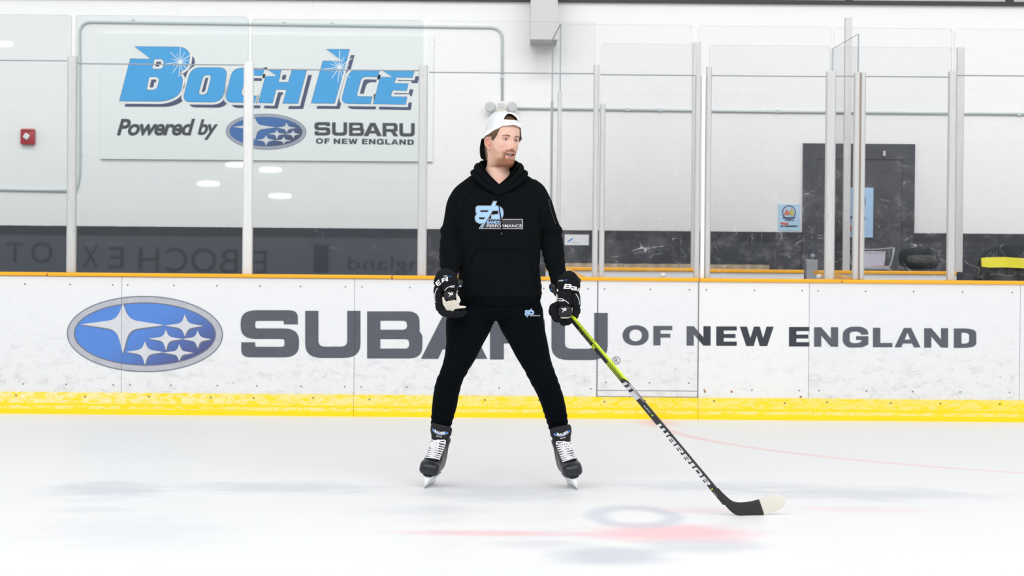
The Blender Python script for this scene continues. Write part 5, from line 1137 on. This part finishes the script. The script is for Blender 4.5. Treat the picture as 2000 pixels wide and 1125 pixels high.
# --- glove at the left of the picture
g1 = empty('glove', Z4(420, 500, -.17)); finish(g1, person); props(g1, None); D1 = -.175
cuff = tube(spline([Z4(470, 40, D1 + .01), Z4(440, 110, D1), (Z4(395, 200, D1)), Z4(350, 300, D1), Z4(335, 350, D1)], 4), [.040, .045, .050, .053, .056, .058, .059, .0585, .058, .057, .056, .055, .054, .052, .050, .047, .040], 28, (0, 1, 0), [.038, .042, .046, .049, .051, .052, .052, .052, .052, .051, .050, .049, .048, .046, .044, .041, .036], 2.4)
CV, CF = rm([cuff], 'cuff', g1, M_GLV, .003, 2); T1 = bvh_of(CV, CF)
rm([padc(Z4, 11.25, 700, 260, D1 - .005, 85, 95, .02, 25), padc(Z4, 11.25, 640, 330, D1, 60, 120, .02, 20)], 'cuff_flap', g1, M_GLV2)
rm([padc(Z4, 11.25, 232, 410, D1, 98, 112, .034, 8, 3), padc(Z4, 11.25, 240, 560, D1 + .0, 98, 112, .036, -4, 3), padc(Z4, 11.25, 420, 340, D1 + .004, 160, 110, .035, 0, 3)], 'backhand_pad', g1, M_GLV, amp=.001)
rm([padc(Z4, 11.25, 430, 560, D1 + .024, 215, 260, .024, 0, 3), padc(Z4, 11.25, 420, 780, D1 + .030, 190, 150, .020, 0, 3)], 'hand_shell', g1, M_GLV, amp=.001)
rm([padc(Z4, 11.25, 255, 700, D1 + .004, 92, 92, .038, -10, 3)], 'knuckle_pad', g1, M_GLV, amp=.001)
rm([padc(Z4, 11.25, 480, 350, D1 - .032, 150, 100, .022, -6, 3.4), padc(Z4, 11.25, 550, 400, D1 - .025, 95, 60, .02, 0, 3)], 'thumb_pad', g1, M_GLV)
TV1, TF1 = rm([padc(Z4, 11.25, 490, 515, D1 - .042, 136, 94, .022, 0, 2.9), padc(Z4, 11.25, 480, 575, D1 - .04, 80, 62, .018, 0, 2.3)], 'thumb', g1, M_GLV2, .0026, 2, .0003); T1b = bvh_of(TV1, TF1)
pp = [(325, 555), (335, 720), (430, 880), (570, 880), (600, 830), (850, 800), (835, 765), (700, 752), (668, 560), (650, 470), (618, 500), (640, 660), (600, 618), (425, 655), (415, 700), (395, 640), (360, 570)]
lv = fill([pp]); V_, F_ = densify(lv[0], lv[1], 30); nn = len(V_); V3 = [Z4(v[0], v[1], D1 - .046 + .012 * ss(600, 850, v[1])) for v in V_] + [Z4(v[0], v[1], D1 - .022) for v in V_]; be = {}
for f in F_:
    for a, b in zip(f, f[1:] + f[:1]): be[(a, b)] = 1
rm([(V3, F_ + [tuple(i_ + nn for i_ in f[::-1]) for f in F_] + [(b, a, a + nn, b + nn) for (a, b) in be if (b, a) not in be])], 'palm', g1, M_PALM, .0022, 2, .0012)
rm([padc(Z4, 11.25, 305, 640, D1 - .006, 34, 105, .022, 14, 3)], 'side_gusset', g1, M_GLV2)
finger(Z4, [(245, 730, D1 - .006), (285, 850, D1 - .016), (390, 935, D1 - .034), (540, 940, D1 - .044)], .0200, 'finger', g1)
finger(Z4, [(300, 780, D1 + .022), (420, 900, D1 + .010), (560, 950, D1 - .008), (690, 930, D1 - .030)], .0200, 'finger', g1)
finger(Z4, [(380, 800, D1 + .028), (520, 900, D1 + .022), (660, 945, D1 + .015), (775, 920, D1 - .010)], .0190, 'finger', g1)
finger(Z4, [(450, 800, D1 + .022), (620, 890, D1 + .030), (730, 920, D1 + .018), (820, 880, D1 + .010)], .0175, 'finger', g1)
def tf(VF, cx, cy, ang, k=1.0):
    c, s = math.cos(math.radians(ang)), math.sin(math.radians(ang)); return [(cx + (v[0] * c - v[1] * s) * k, cy + (v[0] * s + v[1] * c) * k) for v in VF[0]], VF[1]
def P4(VF): return [(835 + v[0] / 11.25, 530 + v[1] / 11.25) for v in VF[0]], VF[1]
def P5(VF): return [(1060 + v[0] / 10.71, 535 + v[1] / 10.71) for v in VF[0]], VF[1]
def gl2(ch, w_, h_, sh=.25): return glyph(ch, -w_ / 2, -h_ / 2, w_ / 2, h_ / 2, sh)
put('cuff_lettering', P4(merge2(tf(gl2('R', 150, 85), 375, 185, -17), tf(gl2('E', 110, 105), 225, 270, -42), tf(gl2('U', 60, 110), 138, 375, -66))), .0012, M_GW, g1, T1, 1.5)
put('cuff_small_text', P4(merge2(tf(text2d('HYPER', -40, -12, 45, 12, .2, .02), 392, 102, 2))), .0012, M_GW, g1, T1, 1.5); put('cuff_blue_text', P4(tf(text2d('LITE', -45, -12, 45, 12, .2, .02), 488, 112, 10)), .0012, M_GB, g1, T1, 1.5)
def xmark(cx, cy, k): return tf(merge2(outline(rc([(-18, -8, 4), (18, -28, 12), (40, -5, 12), (22, 22, 12), (-6, 4, 3)]), 9), stroke([(-60, -25), (-20, 0), (20, 24)], 10), stroke([(-5, 5), (-45, 62)], 6)), cx, cy, 0, k)
put('thumb_logo', P4(xmark(515, 495, 1.0)), .001, M_GW, g1, T1b, 1.2)
AllV = []; 
def scene_tree(root):
    V_ = []; F_ = []
    for o in [c for c in bpy.data.objects if c.parent is root and c.type == 'MESH']:
        n = len(V_); V_ += [v.co + WL[o.name] for v in o.data.vertices]; F_ += [tuple(i + n for i in p.vertices) for p in o.data.polygons]
    return bvh_of(V_, F_)
TG1 = scene_tree(g1)
put('white_piping', P4(merge2(stroke([(375, 425), (420, 370), (480, 335), (560, 318), (600, 320)], 6), stroke([(500, 345), (590, 345)], 7), stroke([(220, 365), (185, 420), (165, 470), (155, 560), (165, 650), (180, 690)], 7))), .0012, M_GW, g1, TG1, 1.5)
put('tag_blue', P4(fill([[(722, 290), (788, 322), (770, 350), (710, 305)]])), .0015, M_GB, g1, TG1, 1.5); put('tag_white', P4(fill([[(710, 303), (770, 350), (745, 375), (690, 325)]])), .0015, M_GW, g1, TG1, 1.5)
# --- glove holding the stick
g2 = empty('glove', Z5(480, 550, -.1)); finish(g2, person); D2 = -.09
cuff = tube(spline([Z5(430, 60, D2 + .02), Z5(480, 120, D2 + .01), Z5(530, 200, D2), Z5(545, 300, D2), Z5(545, 370, D2)], 4), [.040, .045, .050, .055, .058, .0595, .061, .062, .062, .062, .0615, .061, .060, .058, .056, .052, .044], 28, (0, 1, 0), [.036, .042, .046, .049, .051, .052, .052, .052, .052, .051, .050, .049, .048, .046, .044, .041, .036], 2.6)
CV, CF = rm([cuff, padc(Z5, 10.71, 700, 150, D2 + .02, 95, 90, .035, 20)], 'cuff', g2, M_GLV, .003, 2); T2 = bvh_of(CV, CF)
rm([padc(Z5, 10.71, 215, 290, D2 + .005, 80, 100, .02, -15), padc(Z5, 10.71, 270, 400, D2 + .005, 45, 90, .02, -30)], 'cuff_flap', g2, M_GLV2)
rm([padc(Z5, 10.71, 688, 545, D2 + .0, 100, 195, .040, -4, 3.4)], 'backhand_pad', g2, M_GLV)
rm([padc(Z5, 10.71, 455, 425, D2 - .012, 156, 82, .036, 3, 3.6)], 'thumb_pad', g2, M_GLV); rm([padc(Z5, 10.71, 458, 575, D2 - .018, 154, 118, .034, 2, 3.8)], 'thumb_pad', g2, M_GLV)
TV2, TF2 = rm([padc(Z5, 10.71, 462, 785, D2 - .036, 150, 118, .024, 0, 3.6)], 'thumb', g2, M_GLV2, .0026, 2, .0003); T2b = bvh_of(TV2, TF2)
rm([padc(Z5, 10.71, 480, 905, D2 - .028, 112, 28, .018, -3, 3), padc(Z5, 10.71, 600, 800, D2 - .03, 16, 100, .012, 8, 3), padc(Z5, 10.71, 298, 500, D2 - .02, 20, 85, .016, 0, 3)], 'palm', g2, M_PALM, .0026, 2, .0008)
rm([padc(Z5, 10.71, 520, 700, D2 + .016, 230, 260, .026, 0, 3.4), padc(Z5, 10.71, 420, 850, D2 + .012, 190, 150, .024, 0, 3), padc(Z5, 10.71, 285, 650, D2 + .0, 50, 70, .028, 0, 3)], 'hand_shell', g2, M_GLV, amp=.001)
finger(Z5, [(720, 720, D2 + .0), (700, 830, D2 - .014), (640, 930, D2 - .024), (520, 985, D2 - .018)], .0195, 'finger', g2)
finger(Z5, [(640, 780, D2 + .03), (590, 950, D2 + .01), (490, 1030, D2 - .008), (390, 1010, D2 - .006)], .0185, 'finger', g2)
finger(Z5, [(260, 690, D2 - .004), (235, 830, D2 - .01), (300, 930, D2 - .012), (390, 960, D2 - .01)], .0185, 'finger', g2)
finger(Z5, [(270, 650, D2 + .02), (180, 735, D2 + .014), (215, 860, D2 + .012), (320, 980, D2 + .012)], .0185, 'finger', g2)
put('cuff_lettering', P5(merge2(tf(gl2('B', 150, 100, .3), 508, 262, 3), tf(merge2(gl2('A', 1, 1, 0)) if 0 else fill([rc([(-60, -40, 20), (60, -40, 25), (60, 42), (-62, 42, 25), (-62, 0, 15), (20, -2), (20, -18), (-60, -18)]), rc([(-25, 12), (24, 12), (24, 22), (-25, 22)])]), 655, 300, 8), tf(gl2('U', 110, 85, .2), 775, 345, 22))), .0012, M_GW, g2, T2, 1.5)
put('cuff_small_text', P5(tf(text2d('HYPER', -50, -12, 45, 12, .2, .02), 378, 142, -7)), .0012, M_GW, g2, T2, 1.5); put('cuff_blue_text', P5(tf(text2d('LITE', -45, -12, 45, 12, .2, .02), 470, 130, -6)), .0012, M_GB, g2, T2, 1.5)
put('thumb_logo', P5(xmark(455, 745, .95)), .001, M_GW, g2, T2b, 1.2)
TG2 = scene_tree(g2)
put('white_piping', P5(merge2(stroke([(322, 515), (400, 522), (450, 545), (500, 580), (545, 618)], 6), stroke([(330, 545), (345, 563), (445, 563)], 7), stroke([(690, 415), (730, 470), (755, 530), (768, 590), (765, 640)], 6))), .0012, M_GW, g2, TG2, 1.5)
put('tag_blue', P5(fill([[(150, 300), (200, 330), (190, 345), (150, 320)]])), .0015, M_GB, g2, TG2, 1.5)
# ================================================================== skates
M_BOOT = plain('boot_black', (.008, .009, .012), .42, nz=.25, sc_=30, bump=.2, spec=.5); M_TOE = plain('toe_cap_black', (.011, .013, .018), .30, nz=.3, sc_=25, spec=.5); M_TONG = plain('tongue_felt', (.0095, .009, .0105), .8, bump=.3); M_HOLD = plain('white_holder', (.86, .87, .88), .3); M_STEEL = plain('steel_runner', (.5, .5, .52), .2, .9); M_LACE = plain('white_lace', (.88, .88, .91), .8, bump=.4, sc_=120); M_BLU = plain('skate_blue', lin(24, 112, 214), .4); M_SOLE = plain('outsole', (.02, .02, .024), .4)
def make_skate(tip, yaw, roll, mir):
    g = G(*tip); R = Matrix.Rotation(yaw, 4, 'Z') @ Matrix.Rotation(roll, 4, 'Y'); org = g - R @ Vector((0, -.138, .0)); org.z = .0; T = Matrix.Translation(org) @ R
    root = empty('skate', org); finish(root, person)
    X = lambda V: [T @ Vector(v) for v in V]
    def ringxz(y, hw, zb, zt, ex=2.8, n=26, cx=0):
        f = lambda q: math.copysign(abs(q) ** (2 / ex), q)
        return [Vector((cx + hw * f(math.cos(2 * math.pi * k / n)), y, (zb + zt) / 2 + (zt - zb) / 2 * f(math.sin(2 * math.pi * k / n)))) for k in range(n)]
    m = MB(); m.add(*loft([ringxz(y, hw, zb, zt) for y, hw, zb, zt in [(-.135, .040, .072, .128), (-.12, .048, .067, .137), (-.09, .052, .065, .145), (-.06, .050, .065, .166), (-.03, .047, .065, .196), (0, .045, .065, .226), (.03, .044, .065, .24), (.07, .044, .066, .235), (.11, .041, .068, .225), (.128, .03, .075, .2)]]))
    rings = []
    for z, y, hw, hd in [(.12, .05, .044, .075), (.17, .055, .047, .068), (.21, .06, .046, .062), (.243, .065, .050, .058), (.252, .066, .047, .055)]:
        rings.append([Vector((hw * math.cos(2 * math.pi * k / 24), y + hd * math.sin(2 * math.pi * k / 24), z + .012 * math.sin(2 * math.pi * k / 24))) for k in range(24)])
    m.add(*loft(rings)); BV, BF = remesh(m, .004, 3); mk('boot', X(BV), BF, M_BOOT, root, True); tr_ = bvh_of(BV, BF)
    m = MB(); m.add(*loft([ringxz(y, hw, zb, zt, 3.1) for y, hw, zb, zt in [(-.153, .020, .088, .108), (-.150, .034, .078, .122), (-.142, .044, .071, .132), (-.125, .0515, .0665, .140), (-.10, .0545, .0645, .146), (-.088, .0545, .064, .149)]])); BV2, BF2 = remesh(m, .0035, 2); mk('toe_cap', X(BV2), BF2, M_TOE, root, True)
    m = MB(); m.add(*loft([ringxz(y, hw, .0615, .069, 2.6) for y, hw in [(-.142, .012), (-.136, .020), (-.12, .027), (-.08, .030), (-.02, .030), (.06, .029), (.115, .026), (.13, .016)]])); mk('outsole', X(m.V), m.F, M_SOLE, root, True)
    # holder: two towers and a bridge
    m = MB()
    for rows in ([(.067, .036, -.135, -.03), (.055, .025, -.138, -.04), (.04, .014, -.142, -.045), (.026, .0075, -.146, -.05), (.018, .006, -.146, -.05)], [(.067, .032, .04, .118), (.055, .022, .045, .12), (.04, .013, .04, .125), (.026, .0075, .03, .13), (.018, .006, .03, .13)]):
        m.add(*loft([[Vector((hw * (1 if math.cos(a) > 0 else -1) * abs(math.cos(a)) ** .6, (y0 + y1) / 2 + (y1 - y0) / 2 * math.sin(a), z)) for a in [2 * math.pi * k / 20 for k in range(20)]] for z, hw, y0, y1 in rows][::-1]))
    m.box(-.006, .006, -.10, .09, .018, .034, bev=.003); mk('holder', X(m.V), m.F, M_HOLD, root, True, angle=.8)
    prof = [(-.150, .020), (-.152, .012), (-.148, .005), (-.138, .0008), (-.06, .0), (.08, .0), (.12, .003), (.134, .012), (.135, .022)]
    V_ = [Vector((-.0018, y, z)) for y, z in prof] + [Vector((.0018, y, z)) for y, z in prof]; n = len(prof); F_ = [tuple(range(n)), tuple(range(2 * n - 1, n - 1, -1))] + [(k, n + k, n + (k + 1) % n, (k + 1) % n) for k in range(n)]; mk('runner', X(V_), F_, M_STEEL, root)
    # tongue
    rings = []
    for z, y, hw, th in [(.20, -.010, .030, .010), (.23, -.006, .040, .011), (.26, -.012, .046, .011), (.285, -.018, .057, .012), (.310, -.026, .058, .012), (.322, -.030, .054, .010), (.328, -.031, .044, .006)]:
        rings.append([Vector((hw * math.copysign(abs(math.cos(a)) ** .7, math.cos(a)), y + th * math.sin(a) + .35 * (hw * math.cos(a)) ** 2 / .05, z)) for a in [2 * math.pi * k / 28 for k in range(28)]])
    TVs, TFs = loft(rings); tong = mk('tongue', X(TVs), TFs, M_TONG, root, True, angle=.9); tt = bvh_of(TVs, TFs)
    def tput(name, VF, mat, off=.0012):
        V2, F2 = densify(VF[0], VF[1], .006); V_ = []; ok = []
        for v in V2:
            h_ = tt.ray_cast(Vector((v[0], -.3, v[1])), Vector((0, 1, 0)))
            V_.append(h_[0] - Vector((0, off, 0)) if h_[0] else Vector()); ok.append(h_[0] is not None)
        F2 = [f for f in F2 if all(ok[i] for i in f)]; us = sorted({i for f in F2 for i in f}); mp = {a: b for b, a in enumerate(us)}
        if F2: mk(name, X([V_[i] for i in us]), [tuple(mp[i] for i in f) for f in F2], mat, tong)
    def arc(y0, k, w_): return stroke([(x / 100 * .043, y0 - k * (1 - (x / 100) ** 2)) for x in range(-100, 101, 20)], w_)
    tput('swoosh', arc(.297, .016, .0048), M_BLU); tput('swoosh_edge', arc(.2915, .016, .0008), M_GW, .002)
    V2, F2 = text2d('BAUER', -.030, 0, .030, 1, .2, .05); V2 = [(v[0], .3025 - .017 * (1 - (v[0] / .043) ** 2) + (0.5 - v[1]) * .014) for v in V2]; tput('tongue_lettering', (V2, F2), M_GW, .0024)
    V2, F2 = text2d('ELITE', -.014, .2625, .014, .2685, 0, .02); V2 = [(v[0], .531 - v[1]) for v in V2]; tput('tongue_small_text', (V2, F2), M_GW)
    # eyelet facings and laces
    ridge = [(-.088, .150), (-.076, .158), (-.064, .167), (-.052, .178), (-.041, .189), (-.030, .200), (-.019, .211), (-.008, .223), (.002, .234)]
    for s in (-1, 1):
        pth = spline([Vector((s * (.030 + .004 * i / 8), y + .006, z + .002)) for i, (y, z) in enumerate(ridge)], 3); mk('eyelet_row', X(tube(pth, .0065, 8, (0, 0, 1), .009)[0]), tube(pth, .0065, 8)[1], M_BOOT, root, True)
        for i, (y, z) in enumerate(ridge): pass
    m = MB(); rnd = random.Random(9 if mir else 4)
    for i, (y, z) in enumerate(ridge):
        for dz, sl in ((0, .004), (.0045, -.004)):
            hw = .037 + .003 * i / 8; pts = [Vector((u * hw, y - .004 - .007 * (1 - u * u) + .008 * u * u, z + .006 + .003 * (1 - u * u) + dz + sl * u + rnd.uniform(-.0006, .0006))) for u in (-1, -.6, -.2, .2, .6, 1)]
            m.add(*tube(spline(pts, 3), .0020, 8, (0, 0, 1), .0036))
    mk('laces', X(m.V), m.F, M_LACE, root, True)
    y0, z0 = -.012, .243; sd = -1 if mir else 1
    loops = [[(0, y0, z0), (-.012 * sd, y0 - .014, z0 - .006), (-.026 * sd, y0 - .018, z0 - .026), (-.026 * sd, y0 - .028, z0 - .044), (-.014 * sd, y0 - .026, z0 - .026), (0, y0 - .008, z0)], [(0, y0, z0), (.014 * sd, y0 - .012, z0 + .004), (.034 * sd, y0 - .010, z0 + .008), (.037 * sd, y0 - .014, z0 - .002), (.016 * sd, y0 - .016, z0 - .006), (0, y0 - .006, z0)], [(0, y0 - .004, z0), (.006 * sd, y0 - .020, z0 - .02), (.010 * sd, y0 - .040, z0 - .052), (.014 * sd, y0 - .050, z0 - .062)], [(0, y0 - .004, z0), (-.020 * sd, y0 - .016, z0 - .008), (-.036 * sd, y0 - .020, z0 - .032), (-.042 * sd, y0 - .024, z0 - .054)]]
    m = MB()
    for lp in loops: m.add(*tube(spline([Vector(p) for p in lp], 6), .0034, 8, (0, 1, 0), .0014))
    m.add(*superell((0, y0 - .006, z0), (.008, .006, .006), 12, 8, 2)); mk('lace_bow', X(m.V), m.F, M_LACE, root, True)
    # back guard
    V_, F_ = superell((0, .122, .262), (.030, .012, .036), 16, 10, 2.6); mk('tendon_guard', X(V_), F_, M_BOOT, root, True)
make_skate((829.5, 954), math.radians(-9), math.radians(11), False)
make_skate((1127, 957), math.radians(9), math.radians(-12), True)
# ================================================================== hockey stick
M_SHB = plain('shaft_black', (.014, .014, .017), .3, nz=.1, spec=.5); M_LIME = plain('lime_paint', lin(214, 240, 10), .35, nz=.03); M_SLV = plain('silver_paint', lin(206, 206, 210), .35, .1); M_SW = plain('shaft_white', lin(224, 224, 226), .4); M_TAPE = plain('black_tape', (.022, .021, .022), .75, nz=.3, sc_=60, bump=.4); M_WT = plain('worn_white_blade', lin(218, 213, 203), .6, nz=.06, sc_=18)
A0 = Z5(560, 870, D2 - .012); gb = G(1440, 1008); B0 = P(1416, 981, gb.y + .012)
A1 = A0 + (A0 - B0).normalized() * .13
stick = empty('hockey_stick', gb, 'black and lime hockey stick with a white-tipped blade resting on the ice', 'hockey stick')
ax = (B0 - A1).normalized(); vw = (CP - (A0 + B0) / 2); vw = (vw - ax * vw.dot(ax)).normalized(); uu = vw.cross(ax).normalized()
if uu.z < 0: uu = -uu
ph = math.radians(36); n1 = (vw * math.cos(ph) - uu * math.sin(ph)).normalized(); n2 = (vw * math.sin(ph) + uu * math.cos(ph)).normalized()
Ls = (B0 - A1).length; HB, HN = .0145, .0095     # half widths of the broad and the narrow face
def sh_sec(s, kb=1.0, kn=1.0):
    c = A1 + ax * s; o = []
    for a in range(24):
        th = 2 * math.pi * a / 24; f = lambda q: math.copysign(abs(q) ** .32, q); o.append(c + n2 * (HB * kb * f(math.cos(th))) + n1 * (HN * kn * f(math.sin(th))))
    return o
mk('shaft', *loft([sh_sec(0, .9, .9), sh_sec(.004)] + [sh_sec(Ls * k / 20) for k in range(1, 19)] + [sh_sec(Ls * .95, 1.02, .9), sh_sec(Ls, 1.05, .8)]), M_SHB, stick, True, angle=.8)
def s_at(px, py):                      # distance along the shaft seen at a pixel
    d = ray(px, py); best = min(range(400), key=lambda i: ((A1 + ax * (Ls * i / 399) - CP) - d * ((A1 + ax * (Ls * i / 399) - CP).dot(d) / d.dot(d))).length); return Ls * best / 399
def onb(V, off=.0009): return [A1 + ax * s + n2 * t_ + n1 * (HN + off) for s, t_ in V]
def onn(V, off=.0009): return [A1 + ax * s - n1 * t_ + n2 * (HB + off) for s, t_ in V]
sL = s_at(1217, 745); sD = s_at(1183, 712); sE = s_at(1250, 785); sT = s_at(1112, 622) - .02
mk('lime_stripe', onn([(sT, -.0085), (sL, -.0085), (sL + .03, .0085), (sT, .0085)]), [(0, 1, 2, 3)], M_LIME, stick)
mk('lime_edge', onb([(sT, .0105), (sL, .0105), (sL, .0138), (sT, .0138)]), [(0, 1, 2, 3)], M_LIME, stick)
V_ = []; F_ = []; n = 15
for k in range(n):
    a = sD + (sL - sD - .012) * k / n; w_ = .0036 * (1 - .55 * k / n); i = len(V_); V_ += [(a, -.0135), (a + w_, -.0135), (a + w_ + .012, .0138), (a + .012, .0138)]; F_.append((i, i + 1, i + 2, i + 3))
mk('lime_hatching', onb(V_), F_, M_LIME, stick)
V_ = []; F_ = []
for a, w_ in ((sL + .006, .020), (sL + .042, .022), (sL + .082, .062)):
    i = len(V_); V_ += [(a, -.0137), (a + w_, -.0137), (a + w_ + .02, .0137), (a + .02, .0137)]; F_.append((i, i + 1, i + 2, i + 3))
mk('silver_chevrons', onb(V_), F_, M_SLV, stick)
mk('silver_edge', onn([(sL + .04, -.0085), (sL + .20, -.0085), (sL + .20, -.006), (sL + .06, .002)]), [(0, 1, 2, 3)], M_SLV, stick)
def stext(body, s0, s1, t0, t1, mat, name, bold=.03, face=onb, shear=.3, off=.0014):
    V_, F_ = text2d(body, 0, 0, 1, 1, shear, bold); mk(name, face([(s0 + v[0] * (s1 - s0), t1 - v[1] * (t1 - t0)) for v in V_], off), F_, mat, stick)
w0, w1 = s_at(1286, 828), s_at(1392, 948)
WG = {'W': [[(0, 0), (.2, 0), (.2, .75), (.4, .75), (.4, 0), (.6, 0), (.6, .75), (.8, .75), (.8, 0), (1, 0), (1, 1), (0, 1)]], 'A': [rc([(0, .25, .1), (.25, 0, .2), (1, 0), (1, 1), (.72, 1), (.72, .7), (.3, .7), (.3, 1), (0, 1)]), [(.3, .25), (.72, .25), (.72, .47), (.3, .47)]],
      'R': [rc([(0, 0), (1, 0, .2), (1, .55, .1), (.85, .6, .05), (1, 1), (.7, 1), (.58, .68), (.3, .68), (.3, 1), (0, 1)]), [(.3, .24), (.7, .24), (.7, .45), (.3, .45)]], 'I': [[(0, 0), (1, 0), (1, 1), (0, 1)]], 'O': [rc([(0, 0, .25), (1, 0, .25), (1, 1, .25), (0, 1, .25)]), rc([(.3, .26), (.7, .26), (.7, .74), (.3, .74)])]}
L = []; x = 0.0
for ch in 'WARRIOR':
    wd = {'W': 1.45, 'I': .38}.get(ch, 1.0); L.append(fill([[((x + p[0] * wd + .28 * (1 - p[1])), p[1]) for p in c] for c in WG[ch]])); x += wd + .16
V_, F_ = merge2(*L); V_ = [(w0 + v[0] / (x + .1) * (w1 - w0), .0125 - v[1] * .0245) for v in V_]; mk('white_lettering', onb(V_, .0013), F_, M_SW, stick)
M_DL = plain('dark_lime', lin(96, 106, 30), .4)
stext('ALPHA', s_at(1127, 645), s_at(1152, 673), -.0125, .008, M_DL, 'dark_lime_lettering', .0); stext('DX', s_at(1156, 676), s_at(1163, 684), -.011, .006, M_LIME, 'lime_lettering', .04)
stext('WARRIOR', s_at(1126, 632), s_at(1163, 672), -.004, .004, M_SHB, 'small_black_lettering', .02, onn, .5); stext('ALPHA', s_at(1262, 790), s_at(1275, 806), .002, .011, M_SW, 'small_white_lettering', .0); stext('X', s_at(1277, 808), s_at(1281, 813), .001, .011, M_LIME, 'lime_mark', .06)
stext('L', s_at(1395, 952), s_at(1398, 956), -.006, .006, M_LIME, 'lime_mark', .06); stext('ALPHA', s_at(1399, 958), s_at(1407, 967), -.008, -.001, M_SLV, 'small_grey_lettering', 0)
# blade
def zb(p): return (1380 + p[0] / 8.655, 900 + p[1] / 8.655)
topE = [(190, 440), (300, 565), (400, 655), (470, 690), (540, 703), (640, 700), (760, 682), (885, 650), (960, 625), (1040, 598), (1120, 578), (1190, 572), (1250, 586), (1295, 622), (1320, 668), (1328, 705)]
botE = [(110, 500), (215, 640), (310, 750), (392, 840), (480, 905), (610, 937), (800, 934), (973, 912)]
topE = topE[:8]; topE[0] = (195, 455); botE[0] = (125, 520)
def dense(L): return [(q.x, q.y) for q in spline([Vector((a, b, 0)) for a, b in L], 5)]
topE, botE = dense(topE), dense(botE)
def YB_(px): u = max(0, (px - 1425) / 110); return gb.y + .002 + .10 * u - .05 * u * u * 1.2
def rows(i0, i1, th):
    rings = []
    for i in range(i0, i1 + 1):
        a = Vector(zb(topE[i])); b = Vector(zb(botE[i])); rg = []
        for side in (-1, 1):
            rr = []
            for k in range(9):
                t_ = k / 8; q = a.lerp(b, t_); e = th * min(1, .55 + .12 * (i - i0)) * (.35 + .65 * math.sin(math.pi * min(1, max(0, t_))) ** .5); p_ = P(q.x, q.y, YB_(q.x)); p_.y += side * e; rr.append(p_)
            rg += rr if side < 0 else rr[::-1]
        rings.append(rg)
    return rings
mk('blade_tape', *loft(rows(0, 35, .0068)), M_TAPE, stick, True, angle=.9)
r2 = []
ta = [(885, 650), (975, 608), (1060, 588), (1130, 574), (1190, 572), (1250, 586), (1295, 622), (1320, 668)]; tb = [(972, 913), (1050, 897), (1125, 872), (1190, 846), (1240, 818), (1282, 782), (1312, 742), (1327, 712)]
ta[0] = (880, 652); topE, botE = dense(ta), dense(tb); mk('blade_toe', *loft(rows(0, 35, .0052)), M_WT, stick, True, angle=.9)
